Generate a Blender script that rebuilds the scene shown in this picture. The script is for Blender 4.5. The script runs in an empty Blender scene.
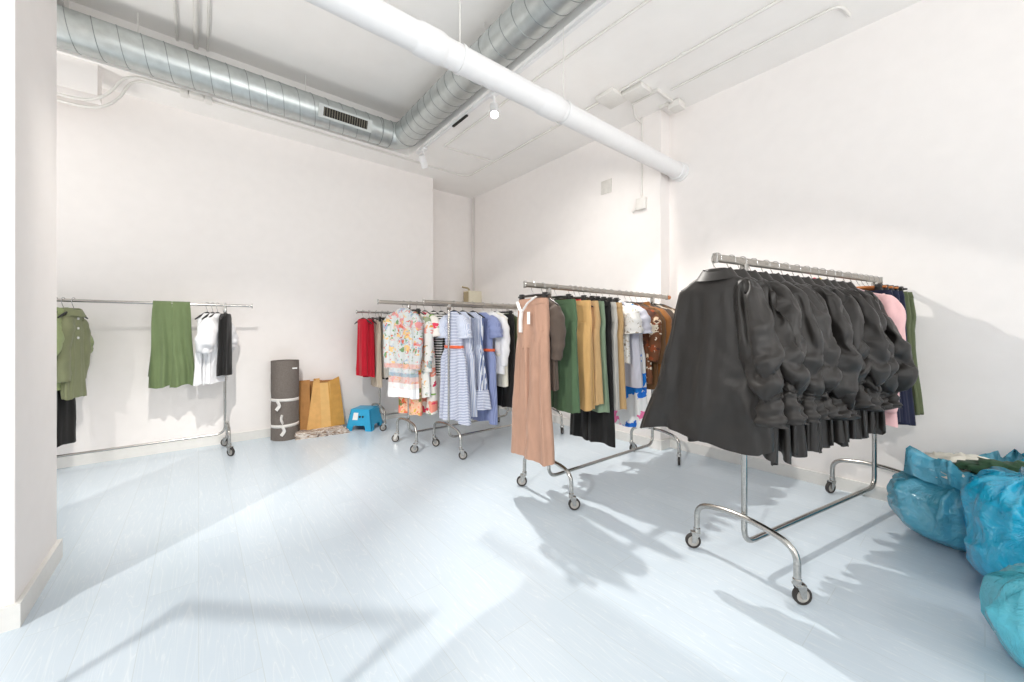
import bpy, bmesh, math, random
from mathutils import Vector, Matrix, noise

PI = math.pi
scn = bpy.context.scene
COL = scn.collection
rnd = random.Random(11)

# ------------------------------------------------------------------ materials
def lin(c):
    c = c / 255.0
    return c / 12.92 if c <= 0.04045 else ((c + 0.055) / 1.055) ** 2.4

def rgb(t):
    return (lin(t[0]), lin(t[1]), lin(t[2]), 1.0)

class NT:
    """small helper round a node tree"""
    def __init__(self, name):
        self.m = bpy.data.materials.new(name)
        self.m.use_nodes = True
        self.t = self.m.node_tree
        self.b = self.t.nodes['Principled BSDF']
    def n(self, typ, **kw):
        nd = self.t.nodes.new(typ)
        for k, v in kw.items():
            if k.startswith('i_'):
                key = k[2:]
                nd.inputs[int(key) if key.isdigit() else key.replace('_', ' ')].default_value = v
            else:
                setattr(nd, k, v)
        return nd
    def l(self, a, b):
        self.t.links.new(a, b)
    def set(self, **kw):
        for k, v in kw.items():
            self.b.inputs[k.replace('_', ' ')].default_value = v
    def ramp(self, stops, interp='LINEAR'):
        r = self.n('ShaderNodeValToRGB')
        e = r.color_ramp.elements
        r.color_ramp.interpolation = interp
        while len(e) > 1:
            e.remove(e[-1])
        e[0].position, e[0].color = stops[0]
        for p, c in stops[1:]:
            el = e.new(p)
            el.color = c
        return r
    def bump(self, height, strength=0.2, dist=0.01):
        b = self.n('ShaderNodeBump')
        b.inputs['Strength'].default_value = strength
        b.inputs['Distance'].default_value = dist
        self.l(height, b.inputs['Height'])
        self.l(b.outputs['Normal'], self.b.inputs['Normal'])
    def coords(self, kind='Object', scale=(1, 1, 1)):
        tc = self.n('ShaderNodeTexCoord')
        mp = self.n('ShaderNodeMapping')
        mp.inputs['Scale'].default_value = scale
        self.l(tc.outputs[kind], mp.inputs['Vector'])
        return mp.outputs['Vector']

def plain(name, c, rough=0.5, metal=0.0, spec=0.5, bump=0.0, bscale=20, var=0.06):
    """one colour with a slight procedural variation"""
    k = NT(name)
    co = k.coords()
    nz = k.n('ShaderNodeTexNoise', i_Scale=bscale, i_Detail=4.0)
    k.l(co, nz.inputs['Vector'])
    a = rgb(c)
    lo = tuple(x * (1 - var) for x in a[:3]) + (1,)
    hi = tuple(min(1, x * (1 + var)) for x in a[:3]) + (1,)
    r = k.ramp([(0.3, lo), (0.7, hi)])
    k.l(nz.outputs['Fac'], r.inputs['Fac'])
    k.l(r.outputs['Color'], k.b.inputs['Base Color'])
    k.set(Roughness=rough, Metallic=metal)
    k.b.inputs['Specular IOR Level'].default_value = spec
    if bump:
        k.bump(nz.outputs['Fac'], bump)
    return k.m

def cloth(name, c, rough=0.85, sheen=0.15, wr=0.35, spec=0.25):
    k = NT(name)
    co = k.coords(scale=(1, 1, 0.35))
    nz = k.n('ShaderNodeTexNoise', i_Scale=14.0, i_Detail=5.0, i_Distortion=0.6)
    k.l(co, nz.inputs['Vector'])
    a = rgb(c)
    r = k.ramp([(0.3, tuple(x * 0.9 for x in a[:3]) + (1,)), (0.7, tuple(min(1, x * 1.08) for x in a[:3]) + (1,))])
    k.l(nz.outputs['Fac'], r.inputs['Fac'])
    k.l(r.outputs['Color'], k.b.inputs['Base Color'])
    k.set(Roughness=rough)
    k.b.inputs['Sheen Weight'].default_value = sheen
    k.b.inputs['Specular IOR Level'].default_value = spec
    k.bump(nz.outputs['Fac'], wr, 0.012)
    return k.m

def striped(name, c1, c2, scale, axis='Y', split=0.5, rough=0.8):
    k = NT(name)
    co = k.coords()
    w = k.n('ShaderNodeTexWave', wave_type='BANDS', bands_direction=axis, i_Scale=scale, i_Distortion=0.25, i_Detail=1.0)
    k.l(co, w.inputs['Vector'])
    r = k.ramp([(0.0, rgb(c1)), (split, rgb(c2))], 'CONSTANT')
    k.l(w.outputs['Fac'], r.inputs['Fac'])
    k.l(r.outputs['Color'], k.b.inputs['Base Color'])
    k.set(Roughness=rough)
    k.b.inputs['Sheen Weight'].default_value = 0.1
    return k.m

def floral(name, base, cols, scale=9.0, size=0.42, bands=None, scale2=None):
    """scattered blobs of several colours over a base, with optional horizontal border bands"""
    k = NT(name)
    co = k.coords(scale=(0.35, 1, 1))
    nz = k.n('ShaderNodeTexNoise', i_Scale=16.0, i_Detail=3.0)
    k.l(co, nz.inputs['Vector'])
    ad = k.n('ShaderNodeMixRGB', blend_type='LINEAR_LIGHT', i_Fac=0.07)
    k.l(co, ad.inputs[1]); k.l(nz.outputs['Color'], ad.inputs[2])
    last = None
    for si, (sc, sz, cl) in enumerate(((scale, size, cols), (scale2 or scale * 2.3, size * 0.8, cols[::-1]))):
        v = k.n('ShaderNodeTexVoronoi', i_Scale=sc)
        k.l(ad.outputs[0], v.inputs['Vector'])
        sep = k.n('ShaderNodeSeparateColor')
        k.l(v.outputs['Color'], sep.inputs[0])
        st = [(i / len(cl), rgb(c)) for i, c in enumerate(cl)]
        cr = k.ramp(st, 'CONSTANT')
        k.l(sep.outputs[0], cr.inputs['Fac'])
        lt = k.n('ShaderNodeMath', operation='LESS_THAN')
        k.l(v.outputs['Distance'], lt.inputs[0]); lt.inputs[1].default_value = sz
        gt = k.n('ShaderNodeMath', operation='GREATER_THAN')
        k.l(sep.outputs[1], gt.inputs[0]); gt.inputs[1].default_value = 0.35
        mu = k.n('ShaderNodeMath', operation='MULTIPLY')
        k.l(lt.outputs[0], mu.inputs[0]); k.l(gt.outputs[0], mu.inputs[1])
        mx = k.n('ShaderNodeMixRGB')
        k.l(mu.outputs[0], mx.inputs[0])
        if last is None:
            mx.inputs[1].default_value = rgb(base)
        else:
            k.l(last, mx.inputs[1])
        k.l(cr.outputs['Color'], mx.inputs[2])
        last = mx.outputs[0]
    if bands:
        co2 = k.coords()
        sp = k.n('ShaderNodeSeparateXYZ'); k.l(co2, sp.inputs[0])
        ng = k.n('ShaderNodeMath', operation='MULTIPLY'); k.l(sp.outputs['Z'], ng.inputs[0]); ng.inputs[1].default_value = -1.0
        al = k.ramp([(0.0, (0, 0, 0, 1))] + [(z, (f, f, f, 1)) for z, c, f in bands], 'CONSTANT')
        cr = k.ramp([(0.0, (1, 1, 1, 1))] + [(z, rgb(c)) for z, c, f in bands], 'CONSTANT')
        k.l(ng.outputs[0], al.inputs[0]); k.l(ng.outputs[0], cr.inputs[0])
        mx = k.n('ShaderNodeMixRGB')
        k.l(al.outputs[0], mx.inputs[0]); k.l(last, mx.inputs[1]); k.l(cr.outputs[0], mx.inputs[2])
        last = mx.outputs[0]
    k.l(last, k.b.inputs['Base Color'])
    k.set(Roughness=0.75)
    return k.m

def floor_mat():
    k = NT('pale_blue_wood_floor')
    tc = k.n('ShaderNodeTexCoord')
    mp = k.n('ShaderNodeMapping'); mp.inputs['Rotation'].default_value = (0, 0, PI / 2)
    k.l(tc.outputs['Object'], mp.inputs['Vector'])
    br = k.n('ShaderNodeTexBrick', offset=0.37, squash=1.0)
    br.inputs['Color1'].default_value = (0.0, 0.0, 0.0, 1); br.inputs['Color2'].default_value = (1, 1, 1, 1)
    br.inputs['Mortar'].default_value = (0.5, 0.5, 0.5, 1)
    br.inputs['Scale'].default_value = 1.0
    br.inputs['Mortar Size'].default_value = 0.0016
    br.inputs['Mortar Smooth'].default_value = 0.4
    br.inputs['Brick Width'].default_value = 1.28
    br.inputs['Row Height'].default_value = 0.192
    k.l(mp.outputs['Vector'], br.inputs['Vector'])
    # grain, stretched along the boards, shifted per board
    mp2 = k.n('ShaderNodeMapping'); mp2.inputs['Scale'].default_value = (7.0, 0.55, 1)
    k.l(tc.outputs['Object'], mp2.inputs['Vector'])
    av = k.n('ShaderNodeVectorMath', operation='MULTIPLY_ADD')
    k.l(br.outputs['Color'], av.inputs[0]); av.inputs[1].default_value = (13.0, 7.0, 3.0); k.l(mp2.outputs['Vector'], av.inputs[2])
    nz = k.n('ShaderNodeTexNoise', i_Scale=1.5, i_Detail=3.0, i_Distortion=0.5)
    k.l(av.outputs[0], nz.inputs['Vector'])
    m1 = k.n('ShaderNodeMath', operation='MULTIPLY'); k.l(nz.outputs['Fac'], m1.inputs[0]); m1.inputs[1].default_value = 15.0
    fr = k.n('ShaderNodeMath', operation='PINGPONG'); k.l(m1.outputs[0], fr.inputs[0]); fr.inputs[1].default_value = 0.5
    gr = k.ramp([(0.0, rgb((219, 228, 235))), (0.10, rgb((210, 221, 230))), (0.5, rgb((207, 219, 229)))])
    m2 = k.n('ShaderNodeMath', operation='MULTIPLY'); k.l(fr.outputs[0], m2.inputs[0]); m2.inputs[1].default_value = 2.0
    k.l(m2.outputs[0], gr.inputs['Fac'])
    # board to board tone
    tone = k.ramp([(0.0, (0.955, 0.96, 0.965, 1)), (1.0, (1, 1, 1, 1))]); k.l(br.outputs['Color'], tone.inputs['Fac'])
    mx = k.n('ShaderNodeMixRGB', blend_type='MULTIPLY', i_Fac=1.0)
    k.l(gr.outputs['Color'], mx.inputs[1]); k.l(tone.outputs['Color'], mx.inputs[2])
    mo = k.n('ShaderNodeMixRGB'); k.l(br.outputs['Fac'], mo.inputs[0]); k.l(mx.outputs[0], mo.inputs[1]); mo.inputs[2].default_value = rgb((198, 208, 214))
    k.l(mo.outputs[0], k.b.inputs['Base Color'])
    k.set(Roughness=0.27)
    k.b.inputs['Specular IOR Level'].default_value = 0.42
    k.bump(m2.outputs[0], 0.03, 0.002)
    return k.m

def plastic_mat(name, c):
    k = NT(name)
    co = k.coords()
    nz = k.n('ShaderNodeTexNoise', i_Scale=7.0, i_Detail=5.0, i_Distortion=1.2)
    k.l(co, nz.inputs['Vector'])
    vo = k.n('ShaderNodeTexVoronoi', i_Scale=9.0, feature='DISTANCE_TO_EDGE')
    mixv = k.n('ShaderNodeMixRGB', blend_type='LINEAR_LIGHT', i_Fac=0.25)
    k.l(co, mixv.inputs[1]); k.l(nz.outputs['Color'], mixv.inputs[2]); k.l(mixv.outputs[0], vo.inputs['Vector'])
    a = rgb(c)
    r = k.ramp([(0.25, tuple(x * 0.82 for x in a[:3]) + (1,)), (0.75, tuple(min(1, x * 1.15) for x in a[:3]) + (1,))])
    k.l(nz.outputs['Fac'], r.inputs['Fac'])
    k.l(r.outputs['Color'], k.b.inputs['Base Color'])
    k.set(Roughness=0.16)
    k.b.inputs['Coat Weight'].default_value = 1.0; k.b.inputs['Coat Roughness'].default_value = 0.08
    k.b.inputs['Specular IOR Level'].default_value = 0.7
    b1 = k.n('ShaderNodeBump', i_Strength=0.8, i_Distance=0.02)
    k.l(nz.outputs['Fac'], b1.inputs['Height'])
    b2 = k.n('ShaderNodeBump', i_Strength=0.6, i_Distance=0.02)
    k.l(vo.outputs['Distance'], b2.inputs['Height']); k.l(b1.outputs['Normal'], b2.inputs['Normal'])
    k.l(b2.outputs['Normal'], k.b.inputs['Normal'])
    tr = k.n('ShaderNodeBsdfTranslucent'); k.l(r.outputs['Color'], tr.inputs['Color'])
    ms = k.n('ShaderNodeMixShader', i_0=0.28)
    k.l(k.b.outputs[0], ms.inputs[1]); k.l(tr.outputs[0], ms.inputs[2])
    k.l(ms.outputs[0], k.t.nodes['Material Output'].inputs['Surface'])
    return k.m

def metal_mat(name, c, rough, bumpy=0.0, scale=60):
    k = NT(name)
    co = k.coords()
    nz = k.n('ShaderNodeTexNoise', i_Scale=float(scale), i_Detail=3.0)
    k.l(co, nz.inputs['Vector'])
    a = rgb(c)
    r = k.ramp([(0.3, tuple(x * 0.85 for x in a[:3]) + (1,)), (0.7, a)])
    k.l(nz.outputs['Fac'], r.inputs['Fac']); k.l(r.outputs['Color'], k.b.inputs['Base Color'])
    k.set(Metallic=1.0, Roughness=rough)
    if bumpy:
        k.bump(nz.outputs['Fac'], bumpy, 0.004)
    return k.m

def lamp_mat(name, c, s):
    k = NT(name)
    k.b.inputs['Emission Color'].default_value = c
    k.b.inputs['Emission Strength'].default_value = s
    return k.m

M = {}
M['wall'] = plain('white_wall_paint', (240, 235, 232), 0.7, bump=0.03, bscale=9, var=0.012)
M['ceil'] = plain('white_ceiling_paint', (244, 241, 238), 0.75, bump=0.04, bscale=5, var=0.012)
M['base'] = plain('white_baseboard_paint', (226, 224, 220), 0.4, var=0.02)
M['pipe'] = plain('white_pipe_paint', (231, 230, 230), 0.45, var=0.01)
M['conduit'] = plain('white_conduit_paint', (226, 223, 218), 0.5, var=0.02)
M['cream'] = plain('cream_plastic', (222, 214, 192), 0.5, var=0.03)
M['grille'] = plain('beige_grille', (176, 160, 128), 0.7, var=0.08, bscale=60)
M['floor'] = floor_mat()
M['steel'] = metal_mat('brushed_steel_tube', (188, 186, 182), 0.24, 0.02, 90)
M['rail'] = metal_mat('worn_steel_rail', (178, 172, 164), 0.38, 0.6, 120)
M['galv'] = metal_mat('galvanised_duct_steel', (204, 209, 208), 0.4, 0.03, 14)
M['galv_d'] = metal_mat('galvanised_seam_steel', (156, 162, 162), 0.5)
M['dark'] = plain('dark_recess', (38, 36, 32), 0.7)
M['rubber'] = plain('dark_rubber', (52, 48, 46), 0.6)
M['hub'] = plain('grey_plastic_hub', (176, 172, 166), 0.4)
M['wire'] = metal_mat('hanger_wire', (200, 200, 200), 0.25)
M['hblack'] = plain('black_hanger_plastic', (34, 33, 33), 0.35)
M['hwhite'] = plain('white_hanger_plastic', (226, 226, 226), 0.35)
M['hwood'] = plain('orange_wood', (190, 118, 62), 0.45, bscale=30, var=0.15)
M['tag'] = plain('white_paper_tag', (240, 240, 238), 0.8, var=0.01)
M['black_satin'] = cloth('black_satin', (40, 37, 35), 0.46, 0.03, 0.05, 0.4)
M['black'] = cloth('black_cloth', (30, 29, 29), 0.8)
M['navy'] = cloth('navy_cloth', (30, 34, 58), 0.8)
M['pink'] = cloth('pale_pink_cloth', (236, 190, 190), 0.8)
M['olive'] = cloth('olive_cloth', (92, 100, 72), 0.85)
M['sage'] = cloth('sage_green_cloth', (152, 164, 118), 0.8)
M['sage2'] = cloth('dusty_olive_cloth', (132, 136, 104), 0.85)
M['leaf'] = cloth('leaf_green_cloth', (108, 124, 86), 0.8)
M['mint'] = cloth('mint_green_cloth', (128, 148, 124), 0.85)
M['forest'] = cloth('forest_green_cloth', (80, 104, 76), 0.85)
M['rose'] = cloth('rosy_brown_cloth', (182, 143, 122), 0.8)
M['brown'] = cloth('dark_brown_cloth', (86, 74, 66), 0.85)
M['umber'] = cloth('umber_cloth', (104, 74, 46), 0.85)
M['rust'] = cloth('rust_cloth', (150, 98, 52), 0.85)
M['tan'] = cloth('tan_cloth', (212, 170, 112), 0.8)
M['tan2'] = cloth('sand_cloth', (198, 164, 118), 0.8)
M['beige'] = cloth('beige_cloth', (200, 186, 168), 0.85)
M['stone'] = cloth('stone_grey_cloth', (204, 200, 192), 0.85)
M['white'] = cloth('white_cotton', (240, 240, 242), 0.8)
M['ivory'] = cloth('ivory_cloth', (232, 228, 214), 0.8)
M['lav'] = cloth('lavender_grey_cloth', (204, 204, 216), 0.8)
M['red'] = cloth('crimson_cloth', (190, 22, 44), 0.75)
M['red2'] = cloth('scarlet_cloth', (206, 40, 40), 0.8)
M['orange'] = cloth('coral_trim_cloth', (232, 106, 70), 0.8)
M['blue'] = striped('blue_fine_stripe', (128, 140, 186), (148, 160, 200), 30, 'Y', 0.5)
M['stripe_blue'] = striped('blue_white_stripe', (104, 122, 168), (232, 236, 244), 22, 'Y', 0.4)
M['stripe_blue_h'] = striped('blue_white_cross_stripe', (104, 122, 168), (236, 238, 246), 20, 'Z', 0.4)
M['stripe_pale'] = striped('pale_blue_stripe', (186, 196, 220), (222, 226, 238), 26, 'Y', 0.5)
M['stripe_bw'] = striped('black_white_stripe', (28, 27, 30), (236, 234, 230), 11, 'Z', 0.5)
FC = [(206, 100, 78), (112, 146, 100), (222, 184, 120), (150, 168, 190), (214, 140, 140)]
M['floral1'] = floral('tropical_floral', (196, 200, 200), FC, 14, 0.48, [(0.66, (214, 160, 150), 0.7), (0.71, (200, 204, 206), 0.6), (0.76, (140, 162, 176), 0.75), (0.80, (216, 168, 158), 0.6), (0.87, (226, 226, 226), 0.8), (0.93, (232, 232, 234), 1.0)])
M['floral_skirt'] = floral('orange_floral', (226, 180, 150), [(216, 96, 60), (206, 170, 60), (110, 120, 60), (232, 130, 110)], 13, 0.5)
M['floral2'] = floral('pale_floral', (222, 222, 218), [(150, 170, 170), (230, 170, 80), (150, 160, 130), (226, 150, 140)], 11, 0.42)
M['floral3'] = floral('pink_floral', (236, 230, 222), [(222, 62, 88), (120, 170, 70), (236, 150, 130), (200, 40, 80)], 6, 0.5)
M['brown_floral'] = floral('rust_floral', (112, 66, 36), [(226, 200, 170), (150, 70, 30), (80, 44, 28), (232, 220, 200)], 10, 0.45)
M['lace'] = floral('white_lace_print', (240, 238, 234), [(150, 138, 120), (206, 196, 180), (240, 238, 236)], 22, 0.4)
M['print_blue'] = floral('blue_pink_print', (240, 240, 240), [(20, 130, 226), (20, 110, 210), (240, 120, 170), (240, 240, 240)], 4.2, 0.62, None, 5)
M['bag'] = plastic_mat('blue_polythene', (96, 190, 218))
M['bag2'] = plastic_mat('bright_blue_polythene', (32, 192, 230))
M['bag3'] = plastic_mat('turquoise_polythene', (100, 212, 230))
M['stool'] = plain('sky_blue_plastic', (40, 166, 214), 0.35, var=0.02)
M['mat'] = plain('taupe_felt', (112, 104, 98), 0.9, bump=0.3, bscale=70, var=0.12)
M['tape'] = plain('white_tape', (226, 222, 218), 0.5, var=0.03)
M['card'] = plain('brown_cardboard', (216, 168, 104), 0.85, bump=0.05, bscale=14, var=0.08)
M['card2'] = plain('ochre_cardboard', (208, 158, 82), 0.85, bscale=14, var=0.08)
M['card3'] = plain('pale_cardboard', (218, 176, 112), 0.85, bscale=14, var=0.06)
M['card_d'] = plain('reddish_cardboard', (176, 126, 74), 0.85, bscale=10, var=0.12)
k_paper = floral('printed_paper', (196, 180, 166), [(120, 104, 96), (222, 214, 206), (150, 124, 104), (232, 226, 220)], 30, 0.6)
M['paper'] = k_paper
M['lamp'] = lamp_mat('spot_lens', (1.0, 0.95, 0.86, 1), 30.0)

# ------------------------------------------------------------------ mesh helpers
class MB:
    def __init__(self):
        self.v = []; self.f = []
    def add(self, vs, fs):
        o = len(self.v)
        self.v += [tuple(p) for p in vs]
        self.f += [tuple(i + o for i in q) for q in fs]
        return self
    def box(self, a, b, bev=0.0):
        bm = bmesh.new()
        bmesh.ops.create_cube(bm, size=1.0)
        for vv in bm.verts:
            vv.co = Vector(((a[0] + b[0]) / 2 + vv.co.x * (b[0] - a[0]), (a[1] + b[1]) / 2 + vv.co.y * (b[1] - a[1]), (a[2] + b[2]) / 2 + vv.co.z * (b[2] - a[2])))
        if bev:
            bmesh.ops.bevel(bm, geom=bm.edges[:], offset=bev, segments=2, affect='EDGES', profile=0.5)
        return self._take(bm)
    def _take(self, bm, mtx=None):
        if mtx is not None:
            bm.transform(mtx)
        bm.verts.index_update()
        self.add([v.co[:] for v in bm.verts], [[v.index for v in f.verts] for f in bm.faces])
        bm.free()
        return self
    def rings(self, rs, closed=True, cap0=False, cap1=False, loop=False):
        n = len(rs[0]); o = len(self.v)
        for r in rs:
            self.v += [tuple(p) for p in r]
        m = len(rs)
        for i in range(m if loop else m - 1):
            a = o + i * n; b = o + ((i + 1) % m) * n
            for j in range(n if closed else n - 1):
                k = (j + 1) % n
                self.f.append((a + j, a + k, b + k, b + j))
        if cap0:
            self.f.append(tuple(o + j for j in range(n))[::-1])
        if cap1:
            self.f.append(tuple(o + (m - 1) * n + j for j in range(n)))
        return self
    def tube(self, pts, r, seg=12, caps=True, loop=False, flat=None):
        """tube along a path; r a radius or a list; flat = (su, sv) squashes the section"""
        P = [Vector(p) for p in pts]; n = len(P)
        R = r if isinstance(r, (list, tuple)) else [r] * n
        T = []
        for i in range(n):
            if loop:
                t = P[(i + 1) % n] - P[i - 1]
            else:
                t = P[min(i + 1, n - 1)] - P[max(i - 1, 0)]
            T.append(t.normalized())
        up = Vector((0, 0, 1)) if abs(T[0].z) < 0.9 else Vector((0, 1, 0))
        u = (up - T[0] * up.dot(T[0])).normalized()
        rs = []
        su, sv = flat or (1, 1)
        for i in range(n):
            u = (u - T[i] * u.dot(T[i])).normalized()
            w = T[i].cross(u)
            rs.append([P[i] + u * (math.cos(2 * PI * j / seg) * R[i] * su) + w * (math.sin(2 * PI * j / seg) * R[i] * sv) for j in range(seg)])
        return self.rings(rs, True, caps and not loop, caps and not loop, loop)
    def lathe(self, prof, seg=32, c=(0, 0, 0), axis='Z', caps=True):
        rs = []
        for r, h in prof:
            ring = []
            for j in range(seg):
                a = 2 * PI * j / seg
                x, y, z = r * math.cos(a), r * math.sin(a), h
                if axis == 'X': x, y, z = z, x, y
                if axis == 'Y': x, y, z = y, z, x
                ring.append((c[0] + x, c[1] + y, c[2] + z))
            rs.append(ring)
        return self.rings(rs, True, caps, caps)
    def poly(self, pts, d):
        """prism of a flat polygon pts (3-D) pushed along vector d"""
        n = len(pts); d = Vector(d)
        A = [Vector(p) for p in pts]; B = [p + d for p in A]
        fs = [tuple(range(n))[::-1], tuple(range(n, 2 * n))]
        fs += [(i, (i + 1) % n, n + (i + 1) % n, n + i) for i in range(n)]
        return self.add(A + B, fs)
    def build(self, name, mat, parent=None, smooth=True, angle=40, solid=0.0):
        me = bpy.data.meshes.new(name)
        me.from_pydata(self.v, [], self.f)
        bm = bmesh.new(); bm.from_mesh(me)
        bmesh.ops.recalc_face_normals(bm, faces=bm.faces[:])
        bm.to_mesh(me); bm.free()
        me.materials.append(mat)
        if smooth:
            me.shade_smooth()
            me.set_sharp_from_angle(angle=math.radians(angle))
        o = bpy.data.objects.new(name, me)
        COL.objects.link(o)
        if parent is not None:
            o.parent = parent
        if solid:
            md = o.modifiers.new('thickness', 'SOLIDIFY'); md.thickness = solid; md.offset = 0
        return o

def thing(name, label, cat, loc=(0, 0, 0), rz=0.0, group=None):
    o = bpy.data.objects.new(name, None)
    COL.objects.link(o)
    o.empty_display_size = 0.05
    o.location = loc; o.rotation_euler = (0, 0, rz)
    return tag(o, label, cat, group)

def tag(o, label, cat, group=None):
    o['label'] = label; o['category'] = cat
    if group:
        o['group'] = group
    return o

def struct(o):
    o['kind'] = 'structure'
    return o

def fillet(pts, r, k=6):
    """round the corners of a polyline"""
    P = [Vector(p) for p in pts]
    out = [P[0]]
    for i in range(1, len(P) - 1):
        a, b, c = P[i - 1], P[i], P[i + 1]
        rr = r[i - 1] if isinstance(r, (list, tuple)) else r
        d1 = min(rr, (a - b).length * 0.49); d2 = min(rr, (c - b).length * 0.49)
        p = b + (a - b).normalized() * d1; q = b + (c - b).normalized() * d2
        for j in range(k + 1):
            t = j / k
            out.append(p * (1 - t) ** 2 + b * 2 * t * (1 - t) + q * t * t)
    out.append(P[-1])
    return out

# ------------------------------------------------------------------ the room
XF, XN, YW, YB, ZS, ZC = 3.85, 4.03, 5.46, 5.87, 3.66, 4.12
X0, Y0 = -6.0, -4.6
T = 0.12
struct(MB().box((X0, Y0, -0.1), (XN + T, YB + T, 0)).build('floor', M['floor'], smooth=False))
w = MB()
w.box((X0 - T, YW, 0), (2.85, YB + T, ZC + .1)); w.box((2.85, YB, 0), (XN + T, YB + T, ZC + .1))
struct(w.build('wall_left', M['wall'], smooth=False))
w = MB()
w.box((XF, 2.2, 0), (XN + T, YB, ZC + .1)); w.box((XN, Y0, 0), (XN + T, 2.2, ZC + .1))
struct(w.build('wall_right', M['wall'], smooth=False))
w = MB()                                            # rear shop front: wall with one wide opening to the street
w.box((X0, Y0 - T, 0), (-5.0, Y0, ZC + .1)); w.box((3.4, Y0 - T, 0), (XN + T, Y0, ZC + .1))
w.box((-5.0, Y0 - T, 3.4), (3.4, Y0, ZC + .1)); w.box((-5.0, Y0 - T, 0), (3.4, Y0, 0.3))
struct(w.build('wall_back', M['wall'], smooth=False))
w = MB()
w.box((X0 - T, Y0, 0), (X0, YW, 0.6)); w.box((X0 - T, Y0, 3.4), (X0, YW, ZC + .1)); w.box((X0 - T, 2.6, .6), (X0, YW, 3.4)); w.box((X0 - T, Y0, .6), (X0, -3.6, 3.4))
struct(w.build('wall_side', M['wall'], smooth=False))
c = MB()
c.box((X0, Y0, ZC), (XN + T, YB + T, ZC + .1))
c.box((2.22, Y0, ZS), (XN, YB, ZC)); c.box((X0, 4.96, ZS), (2.22, YB, ZC))
struct(c.build('ceiling', M['ceil'], smooth=False))
# downstand at the left end of the left wall and a flat beam under the upper ceiling
struct(MB().box((-2.2, 5.0, 3.385), (-0.70, 5.2, ZS)).build('beam', M['wall'], smooth=False))
struct(MB().box((-1.6, 0.0, 3.98), (-0.86, 4.96, ZC)).build('beam', M['ceil'], smooth=False))
# pillar on the left
struct(MB().box((-1.5, 2.67, 0), (-0.62, 3.305, ZC), 0.004).build('pillar', M['wall'], smooth=False))
b = MB().poly([(-1.52, 2.652, 0), (-0.602, 2.652, 0), (-0.602, 3.325, 0), (-1.52, 3.325, 0)], (0, 0, .105))
struct(b.build('baseboard_pillar', M['base'], smooth=False))
b = MB(); b.box((X0, YW - .016, 0), (2.85, YW, 0.1)); b.box((2.85, YW - .016, 0), (2.866, YB, .1)); b.box((2.866, YB - .016, 0), (XF - .016, YB, .1))
struct(b.build('baseboard_left', M['base'], smooth=False))
b = MB(); b.box((XF - .016, 2.2, 0), (XF, YB, .1)); b.box((XF - .016, 2.184, 0), (XN, 2.2, .1)); b.box((XN - .016, Y0, 0), (XN, 2.184, .1))
struct(b.build('baseboard_right', M['base'], smooth=False))

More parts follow.
